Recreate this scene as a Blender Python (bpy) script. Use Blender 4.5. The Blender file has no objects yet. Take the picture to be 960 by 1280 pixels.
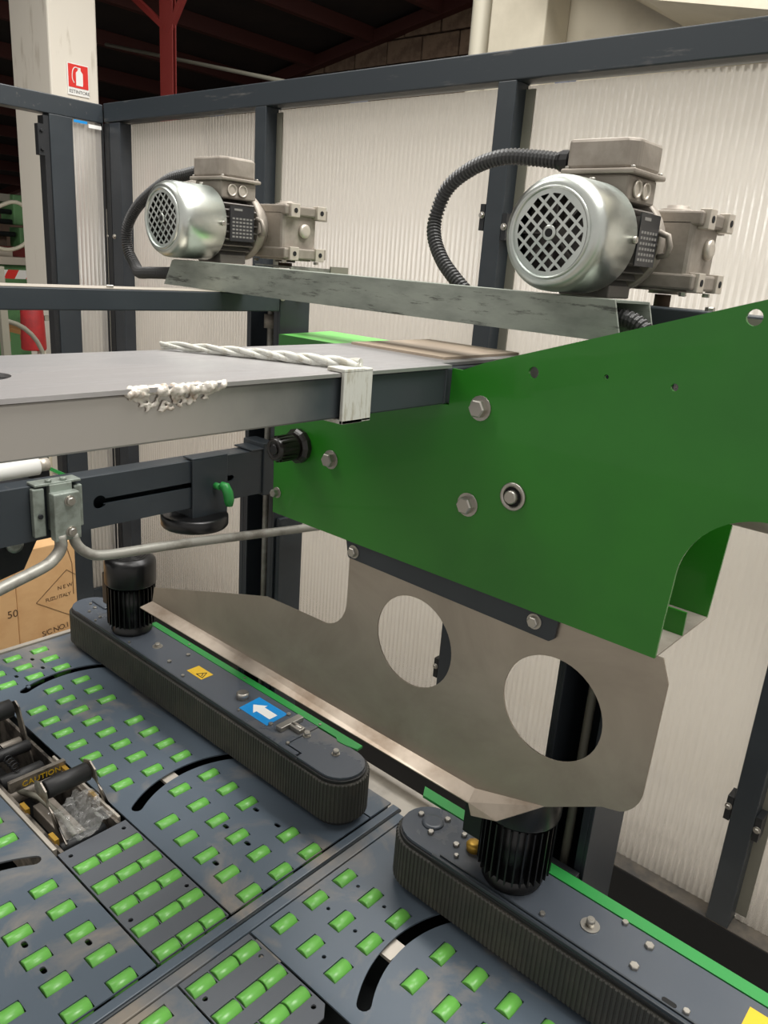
import bpy, math, random
from mathutils import Vector, Matrix
random.seed(7)
sc = bpy.context.scene
COL = sc.collection

# ------------------------------------------------------------------ camera
yaw, pitch, roll = 0.866931249, 0.308944015, -0.0750484479
ca, sa, cb, sb = math.cos(yaw), math.sin(yaw), math.cos(pitch), math.sin(pitch)
fwd = Vector((-ca*cb, sa*cb, -sb))
rgt0 = Vector((sa, ca, 0))
dwn0 = fwd.cross(rgt0)
rgt = rgt0*math.cos(roll) + dwn0*math.sin(roll)
dwn = -rgt0*math.sin(roll) + dwn0*math.cos(roll)
cam = bpy.data.cameras.new('camera')
cam.sensor_fit = 'VERTICAL'; cam.sensor_height = 24; cam.lens = 24*975/1280
cam.clip_start = 0.02; cam.clip_end = 100
camo = bpy.data.objects.new('camera', cam); COL.objects.link(camo)
m = Matrix((rgt, -dwn, -fwd)).transposed().to_4x4()
m.translation = Vector((0, 0, 1.6))
camo.matrix_world = m
sc.camera = camo

# ------------------------------------------------------------------ world and light
sc.view_settings.view_transform = 'Standard'
sc.view_settings.look = 'None'
sc.view_settings.exposure = 0.30
sc.view_settings.gamma = 1.0
w = bpy.data.worlds.new('world'); sc.world = w; w.use_nodes = True
bg = w.node_tree.nodes['Background']
bg.inputs[0].default_value = (1.0, 0.965, 0.92, 1)
bg.inputs[1].default_value = 0.50

def area(name, loc, target, sx, sy, power, col):
    l = bpy.data.lights.new(name, 'AREA'); l.shape = 'RECTANGLE'; l.size = sx; l.size_y = sy
    l.energy = power; l.color = col
    o = bpy.data.objects.new(name, l); COL.objects.link(o); o.location = loc
    d = Vector(target) - Vector(loc)
    o.rotation_euler = d.to_track_quat('-Z', 'Y').to_euler()
    return o
area('overhead_softbox', (0.3, 1.2, 4.8), (-0.9, 0.9, 0.6), 1.6, 2.6, 165, (1.0, 0.98, 0.94))  # unseen softbox standing in for soft overhead daylight
area('overhead_softbox', (-0.9, 2.75, 4.7), (-0.9, 2.35, 0.0), 5.5, 0.8, 115, (1.0, 0.98, 0.95))  # softbox added behind the fence to brighten the panels and partition
area('overhead_softbox', (-3.2, -0.6, 4.6), (-4.5, 2.2, 1.5), 2.5, 1.6, 90, (1.0, 0.97, 0.92))  # unseen softbox aimed towards the pillar at left

# ------------------------------------------------------------------ materials
def lin(c):
    c = c/255.0
    return c/12.92 if c <= 0.04045 else ((c+0.055)/1.055)**2.4
def rgb(r, g, b): return (lin(r), lin(g), lin(b), 1.0)
MATS = {}
def mat(name, col, rough=0.5, metal=0.0, col2=None, scale=6.0, lo=0.45, hi=0.6, bump=0.0, bscale=60.0,
        stretch=None, coat=0.0, rough2=None, detail=6.0, emit=None, spec=0.5, distort=0.0):
    m = bpy.data.materials.new(name); m.use_nodes = True
    nt = m.node_tree; b = nt.nodes['Principled BSDF']
    b.inputs['Base Color'].default_value = col
    b.inputs['Roughness'].default_value = rough
    b.inputs['Metallic'].default_value = metal
    b.inputs['Coat Weight'].default_value = coat
    b.inputs['Specular IOR Level'].default_value = spec
    if col2 is not None or rough2 is not None or bump:
        tc = nt.nodes.new('ShaderNodeTexCoord')
        mp = nt.nodes.new('ShaderNodeMapping')
        if stretch: mp.inputs['Scale'].default_value = stretch
        nt.links.new(tc.outputs['Object'], mp.inputs['Vector'])
    if col2 is not None or rough2 is not None:
        n = nt.nodes.new('ShaderNodeTexNoise'); n.inputs['Scale'].default_value = scale
        n.inputs['Detail'].default_value = detail; n.inputs['Roughness'].default_value = 0.62
        n.inputs['Distortion'].default_value = distort
        nt.links.new(mp.outputs[0], n.inputs['Vector'])
        mr = nt.nodes.new('ShaderNodeMapRange'); mr.inputs[1].default_value = lo; mr.inputs[2].default_value = hi
        nt.links.new(n.outputs['Fac'], mr.inputs[0])
        if col2 is not None:
            mx = nt.nodes.new('ShaderNodeMix'); mx.data_type = 'RGBA'
            mx.inputs[6].default_value = col; mx.inputs[7].default_value = col2
            nt.links.new(mr.outputs[0], mx.inputs[0]); nt.links.new(mx.outputs[2], b.inputs['Base Color'])
        if rough2 is not None:
            mf = nt.nodes.new('ShaderNodeMix'); mf.inputs[2].default_value = rough; mf.inputs[3].default_value = rough2
            nt.links.new(mr.outputs[0], mf.inputs[0]); nt.links.new(mf.outputs[0], b.inputs['Roughness'])
    if bump:
        n2 = nt.nodes.new('ShaderNodeTexNoise'); n2.inputs['Scale'].default_value = bscale
        nt.links.new(mp.outputs[0], n2.inputs['Vector'])
        bp = nt.nodes.new('ShaderNodeBump'); bp.inputs['Strength'].default_value = bump; bp.inputs['Distance'].default_value = 0.002
        nt.links.new(n2.outputs['Fac'], bp.inputs['Height']); nt.links.new(bp.outputs[0], b.inputs['Normal'])
    if emit:
        b.inputs['Emission Color'].default_value = col; b.inputs['Emission Strength'].default_value = emit
    MATS[name] = m
    return m
M_frame = mat('slate_powder_coat', rgb(44, 50, 55), 0.42, col2=rgb(56, 62, 66), scale=5, lo=.5, hi=.8)
M_rail = mat('scuffed_slate_paint', rgb(46, 52, 57), 0.36, col2=rgb(98, 96, 94), scale=9, lo=.62, hi=.78, stretch=(1, 6, 6))
M_ledge = mat('dusty_slate_ledge', rgb(96, 88, 78), 0.7, col2=rgb(62, 60, 58), scale=14, lo=.4, hi=.65)
M_dark = mat('black_steel', rgb(24, 26, 29), 0.5)
M_column = mat('dark_column_paint', rgb(38, 43, 49), 0.4, col2=rgb(48, 52, 57), scale=4)
M_void = mat('matt_black', rgb(12, 12, 13), 0.8)
M_green = mat('green_powder_coat', rgb(34, 116, 22), 0.32, col2=rgb(30, 108, 20), scale=3, rough2=.38, coat=.15)
M_strip = mat('green_strip_plastic', rgb(46, 140, 66), 0.38)
M_roller = mat('green_roller_plastic', rgb(108, 180, 80), 0.3, col2=rgb(94, 158, 72), scale=22, lo=.5, hi=.75)
M_lightgreen = mat('pale_green_paint', rgb(112, 196, 96), 0.4)
M_table = mat('dusty_blue_grey_table', rgb(86, 97, 108), 0.34, col2=rgb(150, 138, 122), scale=4.2, lo=.50, hi=.72, rough2=.6, distort=.8, bump=.05, bscale=30)
M_table2 = mat('grey_centre_plate', rgb(90, 94, 100), 0.36, col2=rgb(112, 108, 104), scale=7, lo=.6, hi=.8, rough2=.5)
M_unit = mat('blue_grey_unit_top', rgb(78, 84, 92), 0.26, col2=rgb(118, 112, 104), scale=5, lo=.6, hi=.8, rough2=.5, distort=.5)
M_belt = mat('ribbed_black_rubber', rgb(58, 57, 52), 0.55, col2=rgb(70, 67, 60), scale=10)
M_belt2 = mat('black_rubber', rgb(34, 34, 35), 0.5)
M_zinc = mat('bright_zinc', rgb(204, 208, 202), 0.30, 1.0, col2=rgb(184, 192, 186), scale=8, rough2=.42)
M_zinc2 = mat('dull_zinc', rgb(160, 164, 156), 0.42, .85, col2=rgb(128, 130, 124), scale=30)
M_bolt = mat('bolt_zinc', rgb(176, 172, 164), 0.35, .9)
M_cast = mat('cast_aluminium', rgb(158, 150, 140), 0.55, .35, col2=rgb(138, 130, 120), scale=12, bump=.15, bscale=120)
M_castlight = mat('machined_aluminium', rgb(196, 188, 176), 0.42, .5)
M_mdark = mat('motor_body_grey', rgb(112, 108, 104), 0.5, .4)
M_black = mat('black_plastic', rgb(20, 20, 21), 0.32)
M_mblack = mat('black_motor_paint', rgb(13, 13, 14), 0.3)
M_knob = mat('worn_black_knob', rgb(30, 27, 25), 0.28)
M_hose = mat('black_corrugated_hose', rgb(58, 58, 58), 0.45)
M_rod = mat('grey_steel_rod', rgb(150, 148, 140), 0.42, .2, col2=rgb(118, 114, 106), scale=20)
M_clamp = mat('zinc_clamp', rgb(146, 154, 146), 0.45, .5, col2=rgb(126, 132, 124), scale=40)
M_tape = mat('cloudy_plastic_tape', rgb(196, 196, 188), 0.4, col2=rgb(168, 164, 150), scale=40, stretch=(1, 8, 1), lo=.5, hi=.62)
M_weld = mat('white_weld_slag', rgb(206, 200, 190), 0.4, .3, col2=rgb(140, 118, 96), scale=60, lo=.52, hi=.66, bump=.6, bscale=160)
M_scrapedmetal = mat('scraped_sheet_metal', rgb(150, 142, 132), 0.38, .7, col2=rgb(70, 66, 62), scale=24)
M_brassy = mat('yellow_chromate', rgb(190, 150, 60), 0.4, .6)
M_yellow = mat('yellow_sticker', rgb(224, 182, 24), 0.5)
M_blue = mat('blue_sticker', rgb(18, 134, 204), 0.45)
M_white = mat('white_print', rgb(232, 232, 228), 0.5)
M_red = mat('red_sign', rgb(214, 44, 36), 0.5)
M_redpaint = mat('red_extinguisher_cover', rgb(146, 22, 24), 0.6, col2=rgb(118, 18, 20), scale=5)
M_redsteel = mat('red_oxide_steel', rgb(104, 26, 22), 0.6)
M_ink = mat('dark_print', rgb(84, 62, 40), 0.7)
M_inkblack = mat('black_print', rgb(34, 32, 30), 0.6)
M_card = mat('brown_cardboard', rgb(204, 164, 116), 0.8, col2=rgb(194, 152, 104), scale=5, stretch=(1, 1, 1.5))
M_shim = mat('tan_shim', rgb(166, 150, 132), 0.6)
M_seam = mat('cardboard_fold', rgb(120, 86, 54), 0.8)
M_conc = mat('floor_concrete', rgb(176, 170, 160), 0.7, col2=rgb(150, 145, 137), scale=3.5, bump=.2, bscale=20)
M_pillar = mat('whitewashed_concrete', rgb(218, 212, 200), 0.8, col2=rgb(178, 168, 152), scale=9, stretch=(1.6, 1.6, .3), lo=.58, hi=.76, bump=.3, bscale=10)
M_beige = mat('beige_concrete', rgb(208, 200, 180), 0.85, col2=rgb(196, 188, 168), scale=2)
M_brick = mat('grey_brown_block', rgb(122, 102, 84), 0.9, col2=rgb(98, 80, 66), scale=9)
M_mortar = mat('mortar', rgb(96, 80, 68), 0.95)
M_roof = mat('dark_roof_sheet', rgb(36, 28, 26), 0.8, col2=rgb(28, 23, 22), scale=3)
M_purlin = mat('dark_red_purlin', rgb(66, 26, 20), 0.7)
M_machgreen = mat('machine_green', rgb(92, 138, 88), 0.5, col2=rgb(78, 118, 76), scale=6)
M_machgrey = mat('machine_grey', rgb(120, 118, 106), 0.5)
M_cream = mat('cream_pipe', rgb(214, 208, 188), 0.5)
M_wood = mat('pallet_wood', rgb(180, 132, 82), 0.8)
M_outwall = mat('plastered_wall', rgb(220, 214, 202), 0.85, col2=rgb(208, 202, 190), scale=1.3)
M_darkwall = mat('dark_brown_wall', rgb(92, 74, 60), 0.9, col2=rgb(66, 54, 46), scale=2)  # mottled dark brown, also used on the gear case and drive shafts
M_shelf = mat('grey_blue_rack', rgb(84, 92, 112), 0.6)
M_cover = mat('motor_nameplate', rgb(44, 44, 46), 0.4, .2)
M_plateprint = mat('nameplate_print', rgb(128, 126, 122), 0.5)

def brushed(name, c1, c2, rough, axis_scale, sc_=3.0):
    m = mat(name, c1, rough, 0.9, col2=c2, scale=sc_, lo=.3, hi=.7, stretch=axis_scale, rough2=rough+.1, distort=.6)
    return m
M_steel = brushed('brushed_stainless', rgb(186, 176, 164), rgb(156, 146, 134), .36, (1, 1, 1.4), 4)
M_steelin = mat('stained_stainless_lip', rgb(190, 178, 164), .38, .85, col2=rgb(144, 128, 112), scale=9, lo=.4, hi=.65)

def gradient_beam(name, grey, silver, y0, y1, metal):
    """paint worn down to bare metal towards one end of the beam"""
    m = bpy.data.materials.new(name); m.use_nodes = True; nt = m.node_tree
    b = nt.nodes['Principled BSDF']
    tc = nt.nodes.new('ShaderNodeTexCoord'); sp = nt.nodes.new('ShaderNodeSeparateXYZ')
    nt.links.new(tc.outputs['Object'], sp.inputs[0])
    n = nt.nodes.new('ShaderNodeTexNoise'); n.inputs['Scale'].default_value = 9; n.inputs['Detail'].default_value = 7
    nt.links.new(tc.outputs['Object'], n.inputs['Vector'])
    mr = nt.nodes.new('ShaderNodeMapRange'); mr.inputs[1].default_value = y0; mr.inputs[2].default_value = y1
    mr.interpolation_type = 'SMOOTHSTEP'
    ad = nt.nodes.new('ShaderNodeMath'); ad.operation = 'MULTIPLY_ADD'; ad.inputs[1].default_value = .18
    nt.links.new(n.outputs['Fac'], ad.inputs[0]); nt.links.new(sp.outputs['Y'], ad.inputs[2])
    nt.links.new(ad.outputs[0], mr.inputs[0])
    mx = nt.nodes.new('ShaderNodeMix'); mx.data_type = 'RGBA'; mx.inputs[6].default_value = silver; mx.inputs[7].default_value = grey
    nt.links.new(mr.outputs[0], mx.inputs[0]); nt.links.new(mx.outputs[2], b.inputs['Base Color'])
    mm = nt.nodes.new('ShaderNodeMix'); mm.inputs[2].default_value = metal; mm.inputs[3].default_value = 0.1
    nt.links.new(mr.outputs[0], mm.inputs[0]); nt.links.new(mm.outputs[0], b.inputs['Metallic'])
    b.inputs['Roughness'].default_value = .36
    bp = nt.nodes.new('ShaderNodeBump'); bp.inputs['Strength'].default_value = .12; bp.inputs['Distance'].default_value = .003
    nt.links.new(n.outputs['Fac'], bp.inputs['Height']); nt.links.new(bp.outputs[0], b.inputs['Normal'])
    return m
M_beam = gradient_beam('beam_worn_paint', rgb(62, 68, 72), rgb(178, 174, 168), -.02, .19, .8)
M_beamtop = mat('beam_top_brushed', rgb(190, 188, 188), .34, .7, col2=rgb(166, 163, 162), scale=5, stretch=(3, .6, 1), rough2=.45)
def bar_mat():
    m = mat('scratched_galvanised', rgb(146, 152, 142), .5, .3, col2=rgb(122, 128, 120), scale=16, stretch=(1, 1, 3), lo=.4, hi=.7)
    nt = m.node_tree; b = nt.nodes['Principled BSDF']
    tc = nt.nodes.new('ShaderNodeTexCoord'); mp = nt.nodes.new('ShaderNodeMapping'); mp.inputs['Scale'].default_value = (6, 6, 42)
    nt.links.new(tc.outputs['Object'], mp.inputs[0])
    n = nt.nodes.new('ShaderNodeTexNoise'); n.inputs['Scale'].default_value = 2.2; n.inputs['Detail'].default_value = 8; n.inputs['Roughness'].default_value = .75
    nt.links.new(mp.outputs[0], n.inputs['Vector'])
    mr = nt.nodes.new('ShaderNodeMapRange'); mr.inputs[1].default_value = .56; mr.inputs[2].default_value = .64; mr.inputs[4].default_value = .8
    nt.links.new(n.outputs['Fac'], mr.inputs[0])
    src = b.inputs['Base Color'].links[0].from_socket
    mx = nt.nodes.new('ShaderNodeMix'); mx.data_type = 'RGBA'; mx.inputs[7].default_value = rgb(58, 58, 54)
    nt.links.new(mr.outputs[0], mx.inputs[0]); nt.links.new(src, mx.inputs[6]); nt.links.new(mx.outputs[2], b.inputs['Base Color'])
    return m
M_bar = bar_mat()
def poly_mat():
    m = bpy.data.materials.new('ribbed_polycarbonate'); m.use_nodes = True; nt = m.node_tree
    for n in list(nt.nodes):
        if n.type != 'OUTPUT_MATERIAL': nt.nodes.remove(n)
    out = [n for n in nt.nodes if n.type == 'OUTPUT_MATERIAL'][0]
    tr = nt.nodes.new('ShaderNodeBsdfTranslucent'); tr.inputs[0].default_value = rgb(232, 228, 222)
    df = nt.nodes.new('ShaderNodeBsdfDiffuse'); df.inputs[0].default_value = rgb(226, 220, 212)
    rf = nt.nodes.new('ShaderNodeBsdfRefraction'); rf.inputs['Roughness'].default_value = .04; rf.inputs['IOR'].default_value = 1.35
    gl = nt.nodes.new('ShaderNodeBsdfGlossy'); gl.inputs['Roughness'].default_value = .18; gl.inputs[0].default_value = (1, 1, 1, 1)
    a = nt.nodes.new('ShaderNodeMixShader'); a.inputs[0].default_value = .42
    nt.links.new(tr.outputs[0], a.inputs[1]); nt.links.new(df.outputs[0], a.inputs[2])
    c = nt.nodes.new('ShaderNodeMixShader'); c.inputs[0].default_value = .52
    nt.links.new(a.outputs[0], c.inputs[1]); nt.links.new(rf.outputs[0], c.inputs[2])
    f = nt.nodes.new('ShaderNodeFresnel'); f.inputs[0].default_value = 1.35
    d = nt.nodes.new('ShaderNodeMixShader')
    nt.links.new(f.outputs[0], d.inputs[0]); nt.links.new(c.outputs[0], d.inputs[1]); nt.links.new(gl.outputs[0], d.inputs[2])
    nt.links.new(d.outputs[0], out.inputs[0])
    return m
M_poly = poly_mat()
def film_mat():
    m = bpy.data.materials.new('clear_plastic_film'); m.use_nodes = True; nt = m.node_tree
    b = nt.nodes['Principled BSDF']; b.inputs['Base Color'].default_value = (.9, .9, .88, 1)
    b.inputs['Roughness'].default_value = .06; b.inputs['Alpha'].default_value = .17
    return m
M_film = film_mat()

# ------------------------------------------------------------------ object helpers
WL = {}
def link(name, data, material, parent, wl=None):
    o = bpy.data.objects.new(name, data); COL.objects.link(o)
    if material is not None and data is not None and not data.materials:
        data.materials.append(material)
    if parent is not None: o.parent = parent
    return o
def props(o, label=None, cat=None, group=None, kind=None):
    if label: o['label'] = label
    if cat: o['category'] = cat
    if group: o['group'] = group
    if kind: o['kind'] = kind
    return o
def thing(name, loc, label, cat, group=None, kind=None):
    o = bpy.data.objects.new(name, None); COL.objects.link(o); o.location = loc
    o.empty_display_size = .05
    WL[o.name] = Vector(loc)
    return props(o, label, cat, group, kind)
def wloc(o): return WL.get(o.name, Vector((0, 0, 0))) if o is not None else Vector((0, 0, 0))

def basis(d):
    d = Vector(d).normalized()
    u = d.cross(Vector((0, 0, 1)) if abs(d.z) < .9 else Vector((1, 0, 0))).normalized()
    return d, u, d.cross(u)
class MB:
    def __init__(s): s.v = []; s.f = []; s.sm = []
    def add(s, vs, fs, smooth=False):
        o = len(s.v); s.v += [tuple(v) for v in vs]
        for f in fs: s.f.append(tuple(i+o for i in f)); s.sm.append(smooth)
        return s
    def box(s, x0, x1, y0, y1, z0, z1):
        x0, x1 = sorted((x0, x1)); y0, y1 = sorted((y0, y1)); z0, z1 = sorted((z0, z1))
        return s.add([(x0,y0,z0),(x1,y0,z0),(x1,y1,z0),(x0,y1,z0),(x0,y0,z1),(x1,y0,z1),(x1,y1,z1),(x0,y1,z1)],
              [(0,3,2,1),(4,5,6,7),(0,1,5,4),(1,2,6,5),(2,3,7,6),(3,0,4,7)])
    def obox(s, c, ax, ay, az):
        """oriented box: centre and three half-axis vectors"""
        c, ax, ay, az = map(Vector, (c, ax, ay, az))
        vs = [c+a*ax+b*ay+d*az for d in (-1, 1) for a, b in ((-1,-1),(1,-1),(1,1),(-1,1))]
        fs = [(0,3,2,1),(4,5,6,7),(0,1,5,4),(1,2,6,5),(2,3,7,6),(3,0,4,7)]
        if ax.cross(ay).dot(az) < 0: fs = [f[::-1] for f in fs]
        return s.add(vs, fs)
    def beam(s, p0, p1, wid, hei):
        p0, p1 = Vector(p0), Vector(p1); d, u, v = basis(p1-p0)
        return s.obox((p0+p1)/2, (p1-p0)/2, u*wid/2, v*hei/2)
    def lathe(s, p, d, prof, n=24, cap0=True, cap1=True, smooth=True):
        """profile = [(along, radius)] around axis d from p"""
        d, u, v = basis(d); p = Vector(p); o = len(s.v)
        for a, r in prof:
            for k in range(n):
                t = 2*math.pi*k/n
                s.v.append(tuple(p + d*a + (u*math.cos(t)+v*math.sin(t))*r))
        for i in range(len(prof)-1):
            for k in range(n):
                a, b = o+i*n+k, o+i*n+(k+1) % n
                s.f.append((a, b, b+n, a+n)); s.sm.append(smooth)
        if cap0: s.f.append(tuple(o+k for k in reversed(range(n)))); s.sm.append(False)
        if cap1: s.f.append(tuple(o+(len(prof)-1)*n+k for k in range(n))); s.sm.append(False)
        return s
    def cyl(s, p0, p1, r, n=20, r1=None, smooth=True):
        p0, p1 = Vector(p0), Vector(p1)
        return s.lathe(p0, p1-p0, [(0, r), ((p1-p0).length, r if r1 is None else r1)], n, smooth=smooth)
    def hexbolt(s, c, nrm, r=.008, h=.006, washer=True, socket=False):
        nrm = Vector(nrm).normalized(); c = Vector(c)
        if washer: s.cyl(c, c+nrm*.0015, r*1.35, 18); c = c+nrm*.0015
        s.lathe(c, nrm, [(0, r), (h*.8, r), (h, r*.86)], 12 if socket else 6, smooth=socket)
        if socket: s.lathe(c, nrm, [(h, r*.5), (h+.0004, r*.5)], 6, smooth=False)
        return s
    def prism(s, pts, z0, z1, plane='XY'):
        n = len(pts)
        def P(a, b, c):
            return {'XY': (a, b, c), 'XZ': (a, c, b), 'YZ': (c, a, b)}[plane]
        vs = [P(a, b, z0) for a, b in pts] + [P(a, b, z1) for a, b in pts]
        fs = [tuple(range(n)), tuple(range(2*n-1, n-1, -1))] + [(i, n+i, n+(i+1) % n, (i+1) % n) for i in range(n)]
        return s.add(vs, fs)
    def tube(s, path, r, n=12, rad=None):
        path = [Vector(p) for p in path]; m_ = len(path); o = len(s.v)
        d0 = (path[1]-path[0]).normalized(); _, u, v = basis(d0)
        for i, p in enumerate(path):
            d = (path[min(i+1, m_-1)]-path[max(i-1, 0)]).normalized()
            u = (u - d*u.dot(d)).normalized(); v = d.cross(u)
            rr = rad(i) if rad else r
            for k in range(n):
                t = 2*math.pi*k/n
                s.v.append(tuple(p+(u*math.cos(t)+v*math.sin(t))*rr))
        for i in range(m_-1):
            for k in range(n):
                a, b = o+i*n+k, o+i*n+(k+1) % n
                s.f.append((a, b, b+n, a+n)); s.sm.append(True)
        s.f.append(tuple(o+k for k in reversed(range(n)))); s.sm.append(False)
        s.f.append(tuple(o+(m_-1)*n+k for k in range(n))); s.sm.append(False)
        return s
    def mesh(s, name, off=Vector((0, 0, 0))):
        me = bpy.data.meshes.new(name)
        me.from_pydata([tuple(Vector(v)-off) for v in s.v], [], s.f)
        me.polygons.foreach_set('use_smooth', s.sm); me.update()
        return me
    def build(s, name, material, parent=None, bevel=0, label=None, loc=None):
        off = wloc(parent) if parent is not None else (Vector(loc) if loc else Vector((0, 0, 0)))
        me = s.mesh(name, off)
        o = link(name, me, material, parent)
        fix_normals(me)
        if parent is None and loc: o.location = loc
        WL[o.name] = off
        if bevel:
            b = o.modifiers.new('bevel', 'BEVEL'); b.width = bevel; b.segments = 2; b.limit_method = 'ANGLE'; b.angle_limit = math.radians(40)
        if label: o['label'] = label
        return o
import bmesh
def fix_normals(me):
    bm = bmesh.new(); bm.from_mesh(me); bmesh.ops.recalc_face_normals(bm, faces=bm.faces); bm.to_mesh(me); bm.free()

def spline(pts, n=8):
    """Catmull-Rom through the points"""
    P = [Vector(p) for p in pts]; P = [P[0]*2-P[1]] + P + [P[-1]*2-P[-2]]; out = []
    for i in range(1, len(P)-2):
        for k in range(n):
            t = k/n; a, b, c, d = P[i-1], P[i], P[i+1], P[i+2]
            out.append(.5*((2*b)+(c-a)*t+(2*a-5*b+4*c-d)*t*t+(3*b-a-3*c+d)*t**3))
    out.append(P[-2]); return out
def resample(path, step):
    out = [path[0]]; acc = 0
    for a, b in zip(path, path[1:]):
        L = (b-a).length; t = step-acc
        while t <= L: out.append(a+(b-a)*(t/L)); t += step
        acc = (acc+L) % step if L else acc
    return out

def curve_mesh(name, loops, depth):
    cu = bpy.data.curves.new(name, 'CURVE'); cu.dimensions = '2D'; cu.fill_mode = 'BOTH'; cu.extrude = depth/2
    for L in loops:
        sp = cu.splines.new('POLY'); sp.points.add(len(L)-1)
        for p, q in zip(sp.points, L): p.co = (q[0], q[1], 0, 1)
        sp.use_cyclic_u = True
    o = bpy.data.objects.new('tmp', cu); COL.objects.link(o)
    dg = bpy.context.evaluated_depsgraph_get(); dg.update()
    me = bpy.data.meshes.new_from_object(o.evaluated_get(dg))
    bpy.data.objects.remove(o); bpy.data.curves.remove(cu)
    me.name = name
    return me
def holed(name, loops, c, depth, plane, material, parent, label=None, bevel=0, xf=None):
    """flat plate with holes; centre of its thickness at c along the plane's normal"""
    me = curve_mesh(name, loops, depth)
    off = wloc(parent) if parent is not None else Vector((0, 0, 0))
    for v in me.vertices:
        a, b, z = v.co
        p = Vector({'XY': (a, b, c+z), 'XZ': (a, c+z, b), 'YZ': (c+z, a, b)}[plane])
        if xf: p = xf(p)
        v.co = p - off
    fix_normals(me)
    o = link(name, me, material, parent)
    for p in me.polygons: p.use_smooth = False
    WL[o.name] = off
    if label: o['label'] = label
    if bevel:
        b = o.modifiers.new('bevel', 'BEVEL'); b.width = bevel; b.segments = 1; b.limit_method = 'ANGLE'
    return o
def circle(cx, cy, r, n=28): return [(cx+r*math.cos(2*math.pi*k/n), cy+r*math.sin(2*math.pi*k/n)) for k in range(n)]
def rect(x0, x1, y0, y1): return [(x0, y0), (x1, y0), (x1, y1), (x0, y1)]
def arc(cx, cy, r, a0, a1, n=12): return [(cx+r*math.cos(math.radians(a0+(a1-a0)*k/n)), cy+r*math.sin(math.radians(a0+(a1-a0)*k/n))) for k in range(n+1)]
def slot(x0, x1, cy, r):  return arc(x1, cy, r, -90, 90, 6) + arc(x0, cy, r, 90, 270, 6)
def arcslot(cx, cy, r0, r1, a0, a1):
    rm = (r0+r1)/2; rr = (r1-r0)/2
    L = arc(cx, cy, r1, a0, a1, 22)
    e = (cx+rm*math.cos(math.radians(a1)), cy+rm*math.sin(math.radians(a1)))
    L += arc(e[0], e[1], rr, a1, a1+180, 6)[1:-1]
    L += arc(cx, cy, r0, a1, a0, 22)
    e = (cx+rm*math.cos(math.radians(a0)), cy+rm*math.sin(math.radians(a0)))
    L += arc(e[0], e[1], rr, a0+180, a0+360, 6)[1:-1]
    return L
def text(name, body, size, origin, ux, uy, material, parent, depth=.0006, spacing=1.0):
    cu = bpy.data.curves.new(name, 'FONT'); cu.body = body; cu.size = size; cu.extrude = depth/2; cu.space_character = spacing
    cu.resolution_u = 3
    o = bpy.data.objects.new('tmp', cu); COL.objects.link(o)
    dg = bpy.context.evaluated_depsgraph_get(); dg.update()
    me = bpy.data.meshes.new_from_object(o.evaluated_get(dg))
    bpy.data.objects.remove(o); bpy.data.curves.remove(cu); me.name = name
    ux, uy, og = Vector(ux).normalized(), Vector(uy).normalized(), Vector(origin); uz = ux.cross(uy)
    off = wloc(parent)
    for v in me.vertices: v.co = og+ux*v.co.x+uy*v.co.y+uz*v.co.z-off
    me.materials.clear()
    o = link(name, me, material, parent); WL[o.name] = off
    return o
def clip_poly(poly, cx, cy, r, n=32):
    """clip convex polygon by an n-gon of radius r"""
    for k in range(n):
        a0, a1 = 2*math.pi*k/n, 2*math.pi*(k+1)/n
        p0 = (cx+r*math.cos(a0), cy+r*math.sin(a0)); p1 = (cx+r*math.cos(a1), cy+r*math.sin(a1))
        def side(p): return (p1[0]-p0[0])*(p[1]-p0[1])-(p1[1]-p0[1])*(p[0]-p0[0])
        out = []
        for i, a in enumerate(poly):
            b = poly[(i+1) % len(poly)]; sa_, sb_ = side(a), side(b)
            if sa_ >= 0: out.append(a)
            if (sa_ >= 0) != (sb_ >= 0):
                t = sa_/(sa_-sb_); out.append((a[0]+(b[0]-a[0])*t, a[1]+(b[1]-a[1])*t))
        poly = out
        if len(poly) < 3: return None
    return poly
def area2(p): return abs(sum(p[i][0]*p[(i+1) % len(p)][1]-p[(i+1) % len(p)][0]*p[i][1] for i in range(len(p))))/2

# ================================================================== SETTING
props(MB().box(-16, 4, -5, 12, -.1, 0).build('floor', M_conc), kind='structure')
# brick gable wall at the back, with every block built, and plastered wall to its right
wall = props(MB().box(-12, -3.7, 6.03, 6.2, 0, 5).build('wall_back', M_mortar), kind='structure')
bme = MB().box(-.195, .195, -.03, .03, -.092, .092).mesh('brick'); bme.materials.append(M_brick)
bn = 0
for r in range(8):
    z = 2.62+r*.2
    for k in range(10):
        x = -7.7+k*.41+(r % 2)*.2
        if x > -3.95: continue
        o = bpy.data.objects.new('brick', bme); COL.objects.link(o); o.parent = wall
        o.location = (x, 6.0+random.uniform(-.006, .006), z); bn += 1
props(MB().box(-3.7, 4, 5.0, 5.15, 0, 6).build('wall_right', M_beige), kind='structure')
props(MB().box(-14, -13.8, -5, 12, 0, 5).build('wall_left', M_darkwall), kind='structure')
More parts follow.
